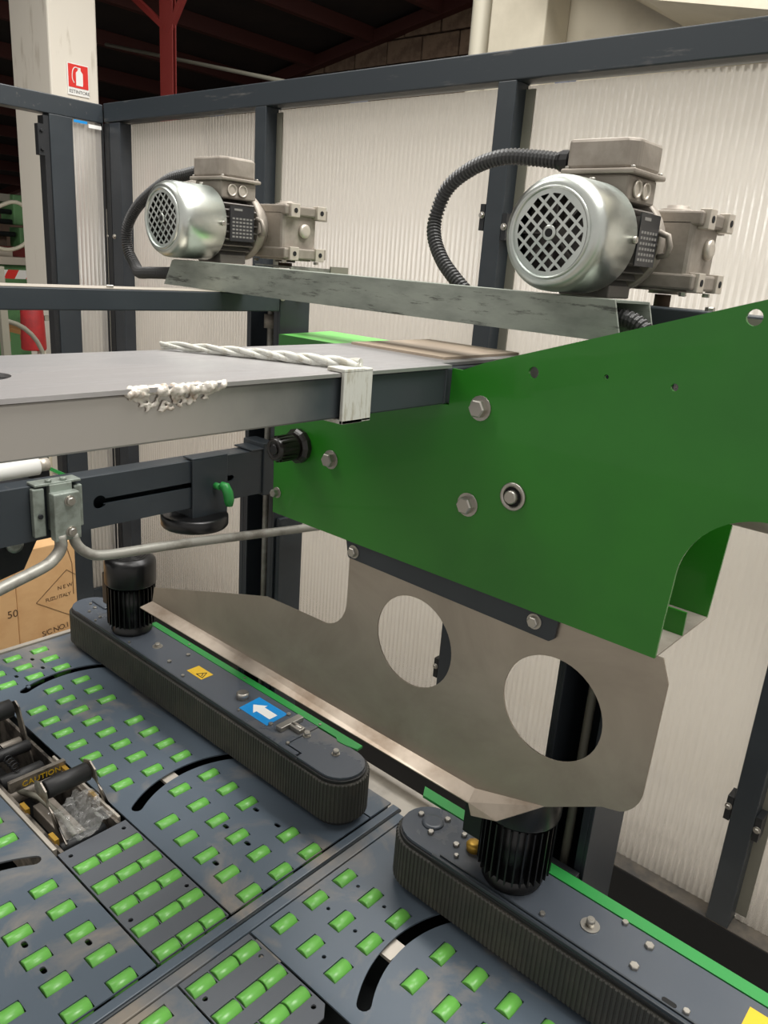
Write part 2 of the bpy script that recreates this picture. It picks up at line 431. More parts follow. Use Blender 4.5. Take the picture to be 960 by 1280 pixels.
# dark roof over the left bay
rf = MB()
def roofz(x): return 3.72+.17*(x+4.3) if x > -30 else 0
rf.add([(-14, -5, roofz(-14)+.12), (-3.75, -5, roofz(-3.75)+.12), (-3.75, 6.2, roofz(-3.75)+.12), (-14, 6.2, roofz(-14)+.12),
        (-14, -5, roofz(-14)+.2), (-3.75, -5, roofz(-3.75)+.2), (-3.75, 6.2, roofz(-3.75)+.2), (-14, 6.2, roofz(-14)+.2)],
       [(0,3,2,1),(4,5,6,7),(0,1,5,4),(1,2,6,5),(2,3,7,6),(3,0,4,7)])
roof = props(rf.build('ceiling', M_roof), kind='structure')
for i in range(12):
    x = -12.6+i*.78
    MB().beam((x, -5, roofz(x)+.06), (x, 6.0, roofz(x)+.06), .07, .12).build('purlin', M_purlin, roof)
for y in (5.93,):
    MB().beam((-14, y, roofz(-14)+.04), (-3.8, y, roofz(-3.8)+.04), .10, .10).build('rafter', M_purlin, roof)
props(MB().cyl((-6.9, 4.0, 3.20), (-4.1, 4.0, 2.64), .014, 8).build('electrical_conduit', M_machgrey), 'thin grey conduit running under the dark roof', 'conduit')
props(MB().cyl((-3.62, 4.9, 0), (-3.62, 4.9, 6), .07, 14).build('downpipe', M_cream), 'cream vertical pipe beside the beige concrete pillar', 'pipe')
props(MB().box(-3.42, -3.0, 4.72, 5.0, 0, 6).build('concrete_column', M_beige, bevel=.01), 'pale concrete pillar at the right end of the brick wall', 'pillar')
sf = MB().prism([(-3.0, 3.45), (-2.2, 3.02), (-1.2, 2.82), (2, 2.7), (2, 4.2), (-3.0, 4.2)], 4.4, 4.95, 'XZ')
props(sf.build('trim_1', M_beige), kind='structure')

# red steel column
t = thing('steel_column', (-4.78, 3.2, 0), 'red steel column with diagonal braces under the dark roof', 'column')
MB().box(-4.874, -4.737, 3.20, 3.206, 0, 3.62).box(-4.810, -4.80, 3.206, 3.224, 0, 3.62).box(-4.874, -4.737, 3.224, 3.23, 0, 3.62).build('post', M_redsteel, t)
MB().beam((-4.82, 3.215, 2.90), (-5.30, 3.215, 3.19), .035, .035).build('brace', M_redsteel, t)
MB().beam((-4.79, 3.215, 2.88), (-4.50, 3.215, 3.20), .035, .035).build('brace', M_redsteel, t)

# whitewashed pillar and its signs
props(MB().box(-5.49, -5.0, 2.53, 2.84, 0, 3.45).build('wall_pillar', M_pillar, bevel=.012), kind='structure')
sg = thing('extinguisher_sign', (-4.998, 2.70, 2.56), 'red square sign with white extinguisher on the white pillar', 'sign')
MB().box(-4.998, -4.992, 2.632, 2.770, 2.435, 2.61).build('sign_board', M_white, sg)
MB().box(-4.992, -4.989, 2.638, 2.764, 2.478, 2.604).build('red_panel', M_red, sg)
ico = MB()
ico.prism([(2.685, 2.490), (2.726, 2.490), (2.729, 2.50), (2.729, 2.560), (2.716, 2.574), (2.716, 2.590), (2.698, 2.590), (2.698, 2.574), (2.685, 2.560)], -4.989, -4.987, 'YZ')
ico.tube(spline([(-4.987, 2.705, 2.584), (-4.987, 2.680, 2.588), (-4.987, 2.664, 2.565), (-4.987, 2.661, 2.525), (-4.987, 2.672, 2.502)], 4), .0028, 6)
ico.build('extinguisher_pictogram', M_white, sg)
text('sign_text', 'ESTINTORE', .026, (-4.991, 2.640, 2.447), (0, 1, 0), (0, 0, 1), M_inkblack, sg)
s2 = thing('striped_label', (-5.07, 2.526, 1.40), 'small red and white label on the white pillar beside the fence post', 'label')
MB().box(-5.12, -5.03, 2.524, 2.5295, 1.40, 1.55).build('backing', M_white, s2)
MB().box(-5.12, -5.03, 2.522, 2.524, 1.49, 1.53).build('red_band', M_red, s2)
MB().box(-5.12, -5.03, 2.522, 2.524, 1.425, 1.44).build('red_band', M_red, s2)
# extinguisher under a red cover
ex = thing('fire_extinguisher', (-4.93, 2.30, .6), 'fire extinguisher under a faded red cover hanging by the white pillar', 'extinguisher')
MB().lathe((-4.93, 2.295, .92), (0, 0, 1), [(0, .070), (.01, .075), (.27, .066), (.31, .045), (.33, .02)], 18).build('red_cover', M_redpaint, ex)
MB().cyl((-4.93, 2.34, .0), (-4.93, 2.34, .92), .025, 12).build('bracket_tube', M_cream, ex)
MB().box(-4.95, -4.90, 2.36, 2.528, 1.10, 1.13).build('hook', M_machgrey, ex)

# machinery in the hall behind the open gate
gm = thing('workshop_machine', (-7.2, 3.0, 0), 'old green machine tool seen behind the white pillar', 'machine')
MB().box(-7.4, -6.9, 2.4, 3.6, .3, 1.36).build('base', M_machgreen, gm, bevel=.02)
MB().box(-7.45, -6.85, 2.3, 3.62, 1.36, 1.42).build('bed', M_castlight, gm)
MB().box(-7.3, -7.0, 2.4, 3.45, 1.42, 1.50).build('slide', M_redsteel, gm)
MB().box(-7.3, -7.05, 3.18, 3.30, 1.68, 1.92).build('head', M_machgreen, gm, bevel=.01)
MB().box(-7.3, -7.1, 2.5, 3.3, 1.86, 1.92).build('cross_rail', M_machgrey, gm)
MB().box(-7.25, -7.05, 3.22, 3.32, 1.42, 1.66).build('upright', M_machgreen, gm, bevel=.01)
for z in (1.60, 1.70, 1.78):
    MB().cyl((-7.1, 2.5, z), (-7.1, 3.2, z), .022, 10).build('shaft', M_dark, gm)
MB().box(-6.98, -6.9, 2.85, 3.08, 1.42, 1.49).build('vice', M_castlight, gm)
MB().box(-7.3, -7.15, 2.85, 3.15, 1.45, 1.62).build('gear_case', M_darkwall, gm)
hp = spline([(-6.8, 2.9, 1.78), (-6.8, 3.06, 1.85), (-6.8, 3.16, 1.82), (-6.8, 3.22, 1.70), (-6.8, 3.16, 1.55), (-6.8, 3.02, 1.48), (-6.8, 2.85, 1.50)], 8)
props(MB().tube(hp, .016, 8).build('coiled_hose', M_cream), 'cream hose looped in front of the green machine tool', 'hose')
bt = thing('barrier_tape', (-6.7, 2.9, 1.3), 'red and white striped barrier board below the green machine', 'barrier')
for k in range(9):
    y = 2.45+k*.09
    b = MB(); b.prism([(y, 1.255), (y+.09, 1.255), (y+.13, 1.325), (y+.04, 1.325)], -6.70, -6.69, 'YZ')
    b.build('stripe', M_red if k % 2 else M_white, bt)
pl = thing('wooden_pallet', (-6.3, 2.75, .55), 'light wooden pallet standing low behind the red extinguisher cover', 'pallet')
for k in range(3): MB().box(-6.4, -5.9, 2.45+k*.2, 2.57+k*.2, .90, .93).build('slat', M_wood, pl)
for k in range(3): MB().box(-6.4, -6.3, 2.47+k*.2, 2.55+k*.2, .80, .90).build('block', M_wood, pl)
tr = thing('trolley', (-4.0, 1.74, 0), 'grey metal hand trolley behind the rail at left', 'trolley')
MB().beam((-4.0, 1.715, 1.45), (-4.0, 1.73, .1), .035, .035).build('handle_post', M_machgrey, tr)
wheel = MB(); wheel.tube([Vector((-4.05, 1.72+.22*math.cos(a), .95+.24*math.sin(a))) for a in [i*math.pi/16 for i in range(33)]], .012, 8)
wheel.build('wheel_hoop', M_machgrey, tr)
# things glimpsed through the polycarbonate
rk = thing('storage_rack', (-2.0, 4.2, 0), 'blurred grey-blue storage rack behind the polycarbonate panels', 'rack')
for x in (-5.4, -3.9, -2.4, -.9, .6):
    MB().box(x-.04, x+.04, 4.0, 4.08, 0, 2.6).build('upright', M_shelf, rk)
for z in (1.98, 2.28):
    MB().box(-6.4, .6, 4.0, 4.4, z, z+.15).build('shelf', M_shelf, rk)
props(MB().box(-6.2, 2.2, 3.40, 3.44, 0, 1.84).build('partition', M_outwall), 'low cream partition standing behind the polycarbonate panels', 'partition')

# ================================================================== SAFETY FENCE
def ribbed_sheet(x0, x1, z0, z1, y, along='X', pitch=.0155, amp=.0013):
    """translucent sheet with soft vertical flutes on its front, flat behind"""
    n = max(1, round((x1-x0)/pitch)); q = 8; prof = []
    for k in range(n*q+1):
        t = k/q; f = abs(math.cos(math.pi*t))
        prof.append((x0+k*(x1-x0)/(n*q), -amp*(f**3)))
    mb = MB(); N = len(prof)
    def P(a, d, z): return (a, y+d, z) if along == 'X' else (y-d, a, z)
    vs = [P(a, d, z0) for a, d in prof]+[P(a, d, z1) for a, d in prof]+[P(a, .006, z0) for a, d in prof]+[P(a, .006, z1) for a, d in prof]
    front = [(i, i+1, N+i+1, N+i) for i in range(N-1)]
    rest = []
    for i in range(N-1):
        rest += [(2*N+i+1, 2*N+i, 3*N+i, 3*N+i+1), (i, 2*N+i, 2*N+i+1, i+1), (N+i, N+i+1, 3*N+i+1, 3*N+i)]
    rest += [(0, N, 3*N, 2*N), (N-1, 3*N-1, 4*N-1, 2*N-1)]
    mb.add(vs, front, True); mb.f += rest; mb.sm += [False]*len(rest)
    return mb
FY = 1.68
fb = thing('safety_fence', (-1.5, FY, 0), 'slate framed safety fence with ribbed polycarbonate panels behind the machine', 'fence')
MB().box(-2.88, 1.2, FY-.03, FY+.03, 2.012, 2.075).build('top_rail', M_rail, fb, bevel=.003)
MB().box(-2.77, 1.2, FY-.03, FY+.03, .06, .196).build('bottom_rail', M_void, fb, bevel=.003)
MB().box(-2.77, 1.2, FY-.029, FY+.025, .1965, .199).build('dusty_ledge', M_ledge, fb)
PX = [-2.02, -1.155, -.325, .51]
for x in PX:
    p = MB().box(x, x+.05, FY-.03, FY+.03, .199, 2.012); p.build('post', M_frame, fb, bevel=.002)
    MB().box(x+.0505, x+.075, FY+.012, FY+.016, .22, 2.0).build('angle_strip', M_machgrey, fb)
    for z in (.50, 1.72):
        MB().box(x-.014, x-.001, FY-.03, FY+.01, z-.03, z+.03).build('bracket', M_dark, fb)
        MB().box(x+.051, x+.064, FY-.03, FY+.01, z-.05, z+.01).build('bracket', M_dark, fb)
        MB().hexbolt((x-.008, FY-.03, z+.005), (0, -1, 0), .006, .005).build('bolt', M_bolt, fb)
        MB().hexbolt((x+.058, FY-.03, z-.02), (0, -1, 0), .006, .005).build('bolt', M_bolt, fb)
edges = [-2.775]+PX+[1.2]
for a, b in zip(edges, edges[1:]):
    x0 = a+.052 if a > -2.7 else a
    ribbed_sheet(x0, b-.002, .2, 2.008, FY+.018).build('polycarbonate_panel', M_poly, fb)
# left return of the fence with an open gate
LX = -2.88
fl = thing('safety_fence', (LX, 1.2, 0), 'left return of the slate fence with a narrow ribbed panel and open gateway', 'fence')
MB().box(LX-.06, LX, -.6, FY-.031, 2.008, 2.070).build('top_rail', M_rail, fl, bevel=.003)
MB().box(LX-.05, LX, 1.445, 1.53, 0, 2.008).build('post', M_frame, fl, bevel=.002)
MB().box(LX-.045, LX-.005, 1.425, 1.4445, 0, 2.0).build('gate_stop', M_dark, fl)
MB().box(LX-.05, LX, 1.645, FY-.031, 0, 2.008).build('post', M_dark, fl, bevel=.002)
MB().box(LX+.035, LX+.105, FY-.029, FY+.02, .2, 2.008).build('corner_post', M_column, fb, bevel=.002)
MB().box(LX+.001, LX+.0345, FY-.0300, FY-.001, .2, 2.008).build('corner_strip', M_dark, fb)
MB().box(LX-.01, LX+.034, FY+.0, FY+.02, .2, 2.008).build('corner_filler', M_void, fb)
MB().box(LX-.04, LX, 1.53, 1.645, .06, .19).build('bottom_rail', M_frame, fl)
ribbed_sheet(1.531, 1.644, .19, 2.006, LX-.012, 'Y', .0165, .002).build('polycarbonate_panel', M_poly, fl)
MB().box(LX-.02, LX+.004, 1.40, 1.424, 1.87, 1.97).build('hinge', M_dark, fl)
for z in (1.89, 1.95): MB().hexbolt((LX+.004, 1.412, z), (1, 0, 0), .006, .006).build('bolt', M_dark, fl)
for y, x in ((1.655, LX+.001),):
    for z in (1.62, .62): MB().hexbolt((x, y, z), (1, 0, 0), .007, .005).build('bolt', M_bolt, fl)
for z in (1.62, .62): MB().hexbolt((LX+.05, FY-.029, z), (0, -1, 0), .007, .005).build('bolt', M_bolt, fb)
MB().box(LX+.0005, LX+.0015, 1.534, 1.585, 1.995, 2.004).build('protective_film', M_blue, fl, label='blue film remnant')
MB().box(LX+.0005, LX+.0015, 1.590, 1.640, 1.985, 1.997).build('protective_film', M_white, fl, label='white film remnant')

# ================================================================== ROLLER TABLES
TZ = .600
roller_me = {}
def roller_mesh(L=.037, r=.0136):
    k = round(L, 4)
    if k not in roller_me:
        b = MB(); n = 16
        b.lathe((0, -L/2, 0), (0, 1, 0), [(0, r-.0012), (.0012, r), (L-.0012, r), (L, r-.0012)], n)
        me = b.mesh('roller'); fix_normals(me); me.materials.append(M_roller); roller_me[k] = me
    return roller_me[k]
def put_roller(x, y, plate, base):
    o = bpy.data.objects.new('roller', roller_mesh()); COL.objects.link(o); o.parent = plate
    o.location = Vector((x, y, TZ-.0080))-base
SL, SW = .0205, .0126        # half slot length / width
def plate(name, outline, rollers, holes, parent, material, gap=None, rslots=None):
    loops = [outline]+holes
    if rslots: loops += rslots
    else: loops += [rect(x-SW, x+SW, y-SL, y+SL) for x, y in rollers]
    p = holed(name, loops, TZ-.0015, .003, 'XY', material, parent)
    for x, y in rollers: put_roller(x, y, p, wloc(parent))
    return p
YC = .5545
def mir(pts): return [(x, 2*YC-y) for x, y in pts]
t1 = thing('roller_table', (-1.3, YC, 0), 'far blue-grey roller table with green rollers and a taping head opening', 'conveyor table')
XS = [-1.588+.0585*i for i in range(8)]        # B block columns
R1 = []
for x in (-1.787, -1.730, -1.672): R1 += [(x, .795), (x, .728)]
for x in (-1.734, -1.675): R1.append((x, .665))
XB = [-1.588, -1.530, -1.472, -1.414, -1.356, -1.298, -1.239, -1.180]
R1 += [(x, .801) for i, x in enumerate(XB) if i != 3] + [(x, .7335) for x in XB] + [(x, .667) for x in XB[1:]]
XC = [-1.092, -1.032, -.973, -.914, -.855, -.7975]
R1 += [(x, .806) for i, x in enumerate(XC) if i != 3] + [(x, .738) for x in XC] + [(x, .670) for x in XC[1:]]
R1 = [(x, y) for x, y in R1]
def arcs1():
    return [arcslot(-1.434, .772, .200, .221, 146, 205)[::1], arcslot(-.929, .772, .200, .221, 146, 215)]
def sm_holes(xy): return [slot(x-.003, x+.003, y, .0042) for x, y in xy]
H1 = [(-.947, .808), (-.887, .809), (-.949, .739), (-.888, .740), (-.888, .671), (-1.755, .762), (-1.70, .762), (-1.70, .698), (-1.64, .698)]
outR = [(-1.825, .6225), (-.7838, .6225), (-.7838, .9475), (-1.825, .9475)]
plate('roller_plate', outR, R1, arcs1()+sm_holes(H1), t1, M_table)
R1m = [(x, 2*YC-y) for x, y in R1 if x > -1.75]
plate('roller_plate', mir(outR)[::-1], R1m, [mir(a)[::-1] for a in arcs1()]+[mir(a) for a in sm_holes(H1[:5])], t1, M_table)
RC = [(x, y) for x in XC[1:] for y in (.5133, .5547, .5957)]
cs = [rect(x-SW, x+SW, .5133-.0196, .5957+.0196) for x in XC[1:]]
plate('centre_plate', [(-1.087, .4905), (-.7838, .4905), (-.7838, .6185), (-1.087, .6185)], RC,
      [circle(x, y, .004, 12) for x, y in ((-1.070, .605), (-.880, .6065), (-.881, .504), (-1.070, .505))], t1, M_table2,
      rslots=[rect(x-SW, x+SW, y-.0199, y+.0199) for x in XC[1:] for y in (.5133, .5547, .5957)])
MB().box(-1.825, -.7838, .951, 1.010, TZ-.004, TZ).build('border_plate', M_table, t1)
MB().box(-1.825, -.7838, .02, .157, TZ-.004, TZ).build('border_plate', M_table, t1)
MB().box(-1.842, -1.828, .02, 1.012, TZ-.03, TZ+.004).build('edge_rail', M_castlight, t1)
for x0, x1 in ((-.7800, -.763),): MB().box(x0, x1, .0, 1.012, TZ-.03, TZ-.001).build('end_rail', M_table, t1, bevel=.002)
MB().cyl((-.7605, 0, TZ-.004), (-.7605, 1.010, TZ-.004), .0035, 10).build('edge_bead', M_frame, t1)
fr = MB()
fr.box(-1.82, -.79, 1.0, 1.009, .45, TZ-.005).box(-1.82, -.79, .03, .04, .45, TZ-.005).box(-1.825, -1.815, .04, 1.0, .45, TZ-.005)
for x in (-1.78, -.84):
    for y in (.06, .95): fr.box(x-.03, x+.03, y-.03, y+.03, 0, .5)
fr.box(-1.8, -.79, .632, 1.0, .50, .51).box(-1.8, -.79, .04, .47, .50, .51)
fr.build('frame', M_dark, t1)
# pale pieces added under the arc slots, imitating bright floor seen through
MB().box(-1.158, -1.132, .735, .765, TZ-.012, TZ-.006).build('lit_floor_piece', M_castlight, t1)

t2 = thing('roller_table', (-.3, YC, 0), 'near blue-grey roller table in the foreground with green rollers', 'conveyor table')
XF = [-.710, -.650, -.590]
R2 = [(x, y) for x in XF for y in (.806, .738, .670)] + [(-.498, .804), (-.437, .804), (-.377, .803), (-.498, .736), (-.438, .735), (-.377, .735), (-.438, .668), (-.377, .668), (-.317, .735), (-.317, .803)]
H2 = [(-.682, .809), (-.622, .808), (-.683, .740), (-.622, .739), (-.622, .671)]
out2 = [(-.7335, .6220), (.25, .6220), (.25, 1.0), (-.7335, 1.0)]
a2 = arcslot(-.349, .770, .199, .221, 146, 213)
plate('roller_plate', out2, R2, [a2]+[circle(x, y, .0035, 12) for x, y in H2], t2, M_table)
plate('roller_plate', mir(out2)[::-1], [(x, 2*YC-y) for x, y in R2], [mir(a2)[::-1]], t2, M_table)
RE = [(x, y) for x in (-.7105, -.6505, -.5995) for y in (.5125, .5545, .5945)]
plate('centre_plate', [(-.7335, .4905), (-.565, .4905), (-.551, .502), (-.551, .602), (-.565, .6175), (-.7335, .6175)], RE,
      [circle(x, y, .004, 12) for x, y in ((-.689, .605), (-.689, .504), (-.573, .603))], t2, M_table2,
      rslots=[rect(x-SW, x+SW, y-.0199, y+.0199) for x in (-.7105, -.6505, -.5995) for y in (.5125, .5545, .5945)])
MB().box(-.7565, -.7375, .0, 1.0, TZ-.03, TZ-.001).build('end_rail', M_table, t2, bevel=.002)
fr = MB(); fr.box(-.73, .25, .990, 1.0, .45, TZ-.005).box(-.73, .25, .10, .11, .45, TZ-.005)
for x in (-.69, .2):
    for y in (.15, .95): fr.box(x-.03, x+.03, y-.03, y+.03, 0, .5)
fr.box(-.72, .25, .632, .99, .50, .51).box(-.72, .25, .11, .47, .50, .51)
fr.build('frame', M_dark, t2)
MB().box(-.575, -.550, .742, .778, TZ-.012, TZ-.006).build('lit_floor_piece', M_castlight, t2)  # pale piece added below the slot to imitate lit floor
# dark machine body under both tables
props(MB().box(-1.80, -.56, .478, .628, .0, .41).build('machine_plinth', M_void), 'dark machine body under the tables between the roller plates', 'machine base')

# ================================================================== SIDE BELT UNITS
def stadium(x0, x1, y0, y1, off=0, n=16):
    r = (y1-y0)/2; cy = (y0+y1)/2
    return arc(x1-r, cy, r+off, -90, 90, n)+arc(x0+r, cy, r+off, 90, 270, n)
def ribbed_belt(x0, x1, y0, y1, z0, z1, parent):
    """endless belt with fine vertical ribs all around"""
    r = (y1-y0)/2; cy = (y0+y1)/2; L = x1-x0-2*r; per = 2*L+2*math.pi*r
    n = int(per/.0075); mb = MB(); ring = []
    def at(s):
        s %= per
        if s < L: return (x0+r+s, y0, 0, -1)
        s -= L
        if s < math.pi*r: a = -math.pi/2+s/r; return (x1-r+r*math.cos(a), cy+r*math.sin(a), math.cos(a), math.sin(a))
        s -= math.pi*r
        if s < L: return (x1-r-s, y1, 0, 1)
        s -= L; a = math.pi/2+s/r; return (x0+r+r*math.cos(a), cy+r*math.sin(a), math.cos(a), math.sin(a))
    for k in range(n):
        for f, h in ((0, 0), (.12, .0016), (.62, .0016), (.74, 0)):
            x, y, nx, ny = at((k+f)*per/n); ring.append((x+nx*h, y+ny*h, nx, ny))
    N = len(ring)
    vs = []
    for z, ins in ((z0, -.002), (z0+.002, 0), (z1-.002, 0), (z1, -.002), (z1, -.007), (z0, -.007)):
        vs += [(x+nx*ins, y+ny*ins, z) for x, y, nx, ny in ring]
    fs = []
    for j in range(5):
        for i in range(N):
            k = (i+1) % N; fs.append((j*N+i, j*N+k, (j+1)*N+k, (j+1)*N+i))
    mb.add(vs, fs)
    return mb.build('drive_belt', M_belt, parent, label='black ribbed rubber belt')
def belt_unit(x0, x1, y0, y1, label, motor, caps):
    u = thing('side_belt_drive', ((x0+x1)/2, (y0+y1)/2, TZ), label, 'belt drive')
    MB().prism(stadium(x0+.012, x1-.012, y0+.012, y1-.012), TZ+.002, TZ+.022).build('lower_guard', M_belt2, u)
    MB().prism(stadium(x0+.009, x1-.009, y0+.009, y1-.009), TZ+.022, TZ+.098).build('housing', M_black, u)
    MB().prism(stadium(x0+.004, x1-.004, y0+.004, y1-.004), TZ+.098, TZ+.104).build('belt_edge', M_belt2, u, bevel=.001)
    ribbed_belt(x0, x1, y0, y1, TZ+.016, TZ+.098, u)
    return u
def vmotor(u, x, y, z, boxdir=(-1, 0)):
    """upright black motor: finned body, fan cover with rings on top"""
    MB().lathe((x, y, z), (0, 0, 1), [(0, .046), (.006, .048), (.012, .044), (.03, .044)], 26).build('motor_flange', M_mblack, u)
    fb_ = MB(); fb_.cyl((x, y, z+.022), (x, y, z+.125), .046, 24)
    for k in range(30):
        a = 2*math.pi*k/30
        c_, s_ = math.cos(a), math.sin(a)
        fb_.obox((x+.050*c_, y+.050*s_, z+.0725), (.0065*c_, .0065*s_, 0), (-.0012*s_, .0012*c_, 0), (0, 0, .048))
    fb_.build('motor_body', M_mblack, u)
    cov = MB().lathe((x, y, z+.125), (0, 0, 1), [(0, .0585), (.003, .0595), (.052, .0595), (.060, .056), (.066, .047), (.067, .044)], 32)
    c = cov.build('fan_cover', M_mblack, u)
    rg = MB()
    for r_ in (.010, .017, .024, .031, .038):
        rg.lathe((x, y, z+.192), (0, 0, 1), [(0, r_-.0012), (.0012, r_-.0012), (.0012, r_+.0012), (0, r_+.0012)], 24, False, False)
    rg.build('fan_grille', M_mblack, c)
    bx, by = boxdir
    MB().box(x+bx*.05-.018-(.012 if bx else 0), x+bx*.05+.018-(.012 if bx else 0), y+by*.05-.03, y+by*.05+.03, z+.05, z+.13).build('terminal_box', M_mblack, u, bevel=.002)
B1 = belt_unit(-1.79, -.785, .862, .972, 'far side belt drive with a blue arrow sticker and black motor', None, None)
T = TZ+.106
MB().prism([(-1.735, .868), (-.905, .868), (-.905, .885), (-.95, .885), (-.95, .893), (-.905, .893), (-.905, .960), (-1.735, .966)] if False else
           arc(-1.735, .917, .049, 90, 270, 12)+[(-.912, .868), (-.912, .880), (-.950, .880), (-.950, .966)], T-.002, T+.003).build('top_plate', M_unit, B1)
MB().prism([(-.948, .884), (-.908, .884), (-.906, .8685), (-.895, .870)]+arc(-.840, .917, .047, -90, 90, 12)+[(-.893, .964), (-.948, .964)], T-.002, T+.0025).build('tension_plate', M_unit, B1)
MB().prism([(-1.55, .967), (-.90, .967), (-.89, .960), (-.868, .962), (-.845, .968), (-.845, .984), (-1.55, .984)], T-.001, T+.004).build('green_strip', M_strip, B1)
MB().box(-1.72, -.90, .8655, .8675, T+.0035, T+.006).build('edge_bead', M_frame, B1)
vmotor(B1, -1.557, .9215, T+.003)
bolts = [(-1.742,.915,.004),(-1.703,.890,.004),(-1.715,.912,.005),(-1.658,.894,.004),(-1.648,.876,.003),(-1.496,.877,.003),(-1.360,.895,.005),(-1.358,.944,.005),(-1.288,.881,.004),(-1.019,.902,.005),(-1.021,.951,.005),(-.948,.8835,.004),(-1.100,.886,.003)]
for x, y, r in bolts: MB().hexbolt((x, y, T+.003), (0, 0, 1), r, .004, False).build('bolt', M_bolt, B1)
for x, y in ((-1.398, .975), (-1.192, .975), (-.952, .973)): MB().hexbolt((x, y, T+.004), (0, 0, 1), .003, .002, False).build('bolt', M_bolt, B1)
for x, y in ((-1.439, .916), (-.863, .929), (-.943, .929)): MB().cyl((x, y, T+.002), (x, y, T+.0045), .012 if x < -1 else .008, 18).hexbolt((x, y, T+.004), (0, 0, 1), .0062, .008, False, True).build('cap_screw', M_bolt, B1)
MB().lathe((-1.133, .922, T+.003), (0, 0, 1), [(0, .013), (.012, .013), (.014, .011)], 20).build('eccentric_stop', M_bolt, B1)
tn = MB(); tn.box(-1.000, -.984, .898, .958, T+.003, T+.013); tn.box(-.984, -.955, .920, .936, T+.003, T+.012)
tn.build('belt_tensioner', M_bolt, B1, bevel=.001)
MB().cyl((-.985, .928, T+.010), (-.958, .928, T+.010), .004, 10).build('tension_screw', M_bolt, B1)
MB().box(-1.755, -1.690, .925, .955, T+.003, T+.008).build('bearing_cap', M_unit, B1, bevel=.002)
st = MB().prism([(-1.303, .902), (-1.25, .902), (-1.25, .934), (-1.303, .934)], T+.003, T+.0036).build('warning_sticker', M_yellow, B1, label='yellow warning sticker')
MB().prism([(-1.298, .906), (-1.276, .906), (-1.287, .926)], T+.0036, T+.0040).build('warning_triangle', M_yellow, st)
tg = MB()
for a, b in (((-1.276, .908), (-1.254, .908)), ((-1.254, .908), (-1.265, .928)), ((-1.265, .928), (-1.276, .908))):
    tg.beam((*a, T+.004), (*b, T+.004), .0014, .0008)
tg.beam((-1.267, .919, T+.004), (-1.262, .912, T+.004), .002, .0008)
tg.build('warning_outline', M_inkblack, st)
st = MB().prism([(-1.108, .893), (-1.021, .893), (-1.024, .951), (-1.112, .950)], T+.003, T+.0036).build('arrow_sticker', M_blue, B1, label='blue sticker with a white arrow')
MB().prism([(-1.098, .922), (-1.074, .940), (-1.074, .932), (-1.034, .932), (-1.034, .911), (-1.074, .911), (-1.074, .902)], T+.0036, T+.0040).build('arrow', M_white, st)

B2 = belt_unit(-.668, .25, .848, .958, 'near side belt drive in the foreground with black motor under the steel guide', None, None)
MB().prism(arc(-.613, .905, .049, 90, 270, 12)+[(.20, .856), (.20, .954)], T-.002, T+.003).build('top_plate', M_unit, B2)
MB().box(-.57, .2, .8500, .8545, T+.001, T+.007).build('edge_bead', M_frame, B2, bevel=.001)
MB().box(-.56, .2, .8600, .8625, T+.003, T+.006).build('edge_bead', M_frame, B2)
MB().prism([(-.672, .956), (.2, .956), (.2, .978), (-.685, .978)], T-.001, T+.004).build('green_strip', M_strip, B2)
vmotor(B2, -.459, .912, T+.003)
for x, y, r in [(-.287,.949,.005),(-.244,.935,.007),(-.245,.887,.007),(-.166,.870,.005),(-.382,.875,.0045),(-.642,.914,.0055),(-.602,.936,.0055),(-.603,.891,.0055),(-.556,.898,.0055),(-.560,.926,.005),(-.541,.878,.004)]:
    MB().hexbolt((x, y, T+.003), (0, 0, 1), r, .005, False).build('bolt', M_bolt, B2)
MB().cyl((-.322, .908, T+.003), (-.322, .908, T+.005), .014, 20).hexbolt((-.322, .908, T+.005), (0, 0, 1), .0065, .011, False, True).build('cap_screw', M_bolt, B2)
MB().lathe((-.616, .913, T+.003), (0, 0, 1), [(0, .019), (.003, .018), (.0035, .012)], 20).build('bearing_cap', M_unit, B2)
MB().lathe((-.531, .912, T+.003), (0, 0, 1), [(0, .012), (.010, .013), (.013, .011), (.014, .004)], 18).build('eccentric_stop', M_brassy, B2)
MB().prism(slot(-.194, -.182, .869, .004), T+.003, T+.0034).build('slot_hole', M_void, B2)
MB().prism([(-.108, .905), (-.05, .905), (-.05, .94), (-.108, .94)], T+.003, T+.0036).build('warning_sticker', M_yellow, B2, label='yellow warning sticker')

# ================================================================== COLUMNS AND TOP RAILS
def column(x0, x1, y0, y1, ztop, xs, ys, label, dark):
    u = thing('lift_column', ((x0+x1)/2, (y0+y1)/2, 0), label, 'machine column')
    th = .006
    c = MB(); c.box(x0, x0+th, y0, y1, 0, ztop); c.box(x1-th, x1, y0, y1, 0, ztop); c.box(x0+th, x1-th, y1-th, y1, 0, ztop)
    c.box(x1-th-.012, x1-th, y0, y0+.004, 0, ztop); c.box(x0+th, x0+th+.006, y0, y0+.004, 0, ztop)
    c.build('channel', M_column, u, bevel=.001)
    n = int((ztop-.02)/.004); path = [Vector((xs, ys, .02+i*.002)) for i in range(2*n)]
    MB().tube(path, .008, 10, rad=lambda i: .0078 if i % 2 else .0066).build('lead_screw', M_rod if not dark else M_machgrey, u)
    return u
C1 = column(-1.237, -1.140, 1.0, 1.075, 1.52, -1.200, 1.03, 'far lift column with a lead screw beside the polycarbonate panel', False)
MB().box(-1.2505, -1.2375, 1.0, 1.03, .3, 1.12).build('cable_cover', M_column, C1, bevel=.002)
MB().cyl((-1.200, 1.03, 1.462), (-1.200, 1.03, 1.488), .014, 14).build('screw_nut', M_cast, C1)
MB().box(-1.1395, -1.128, 1.005, 1.07, .55, 1.09).build('side_strip', M_frame, C1, bevel=.002)
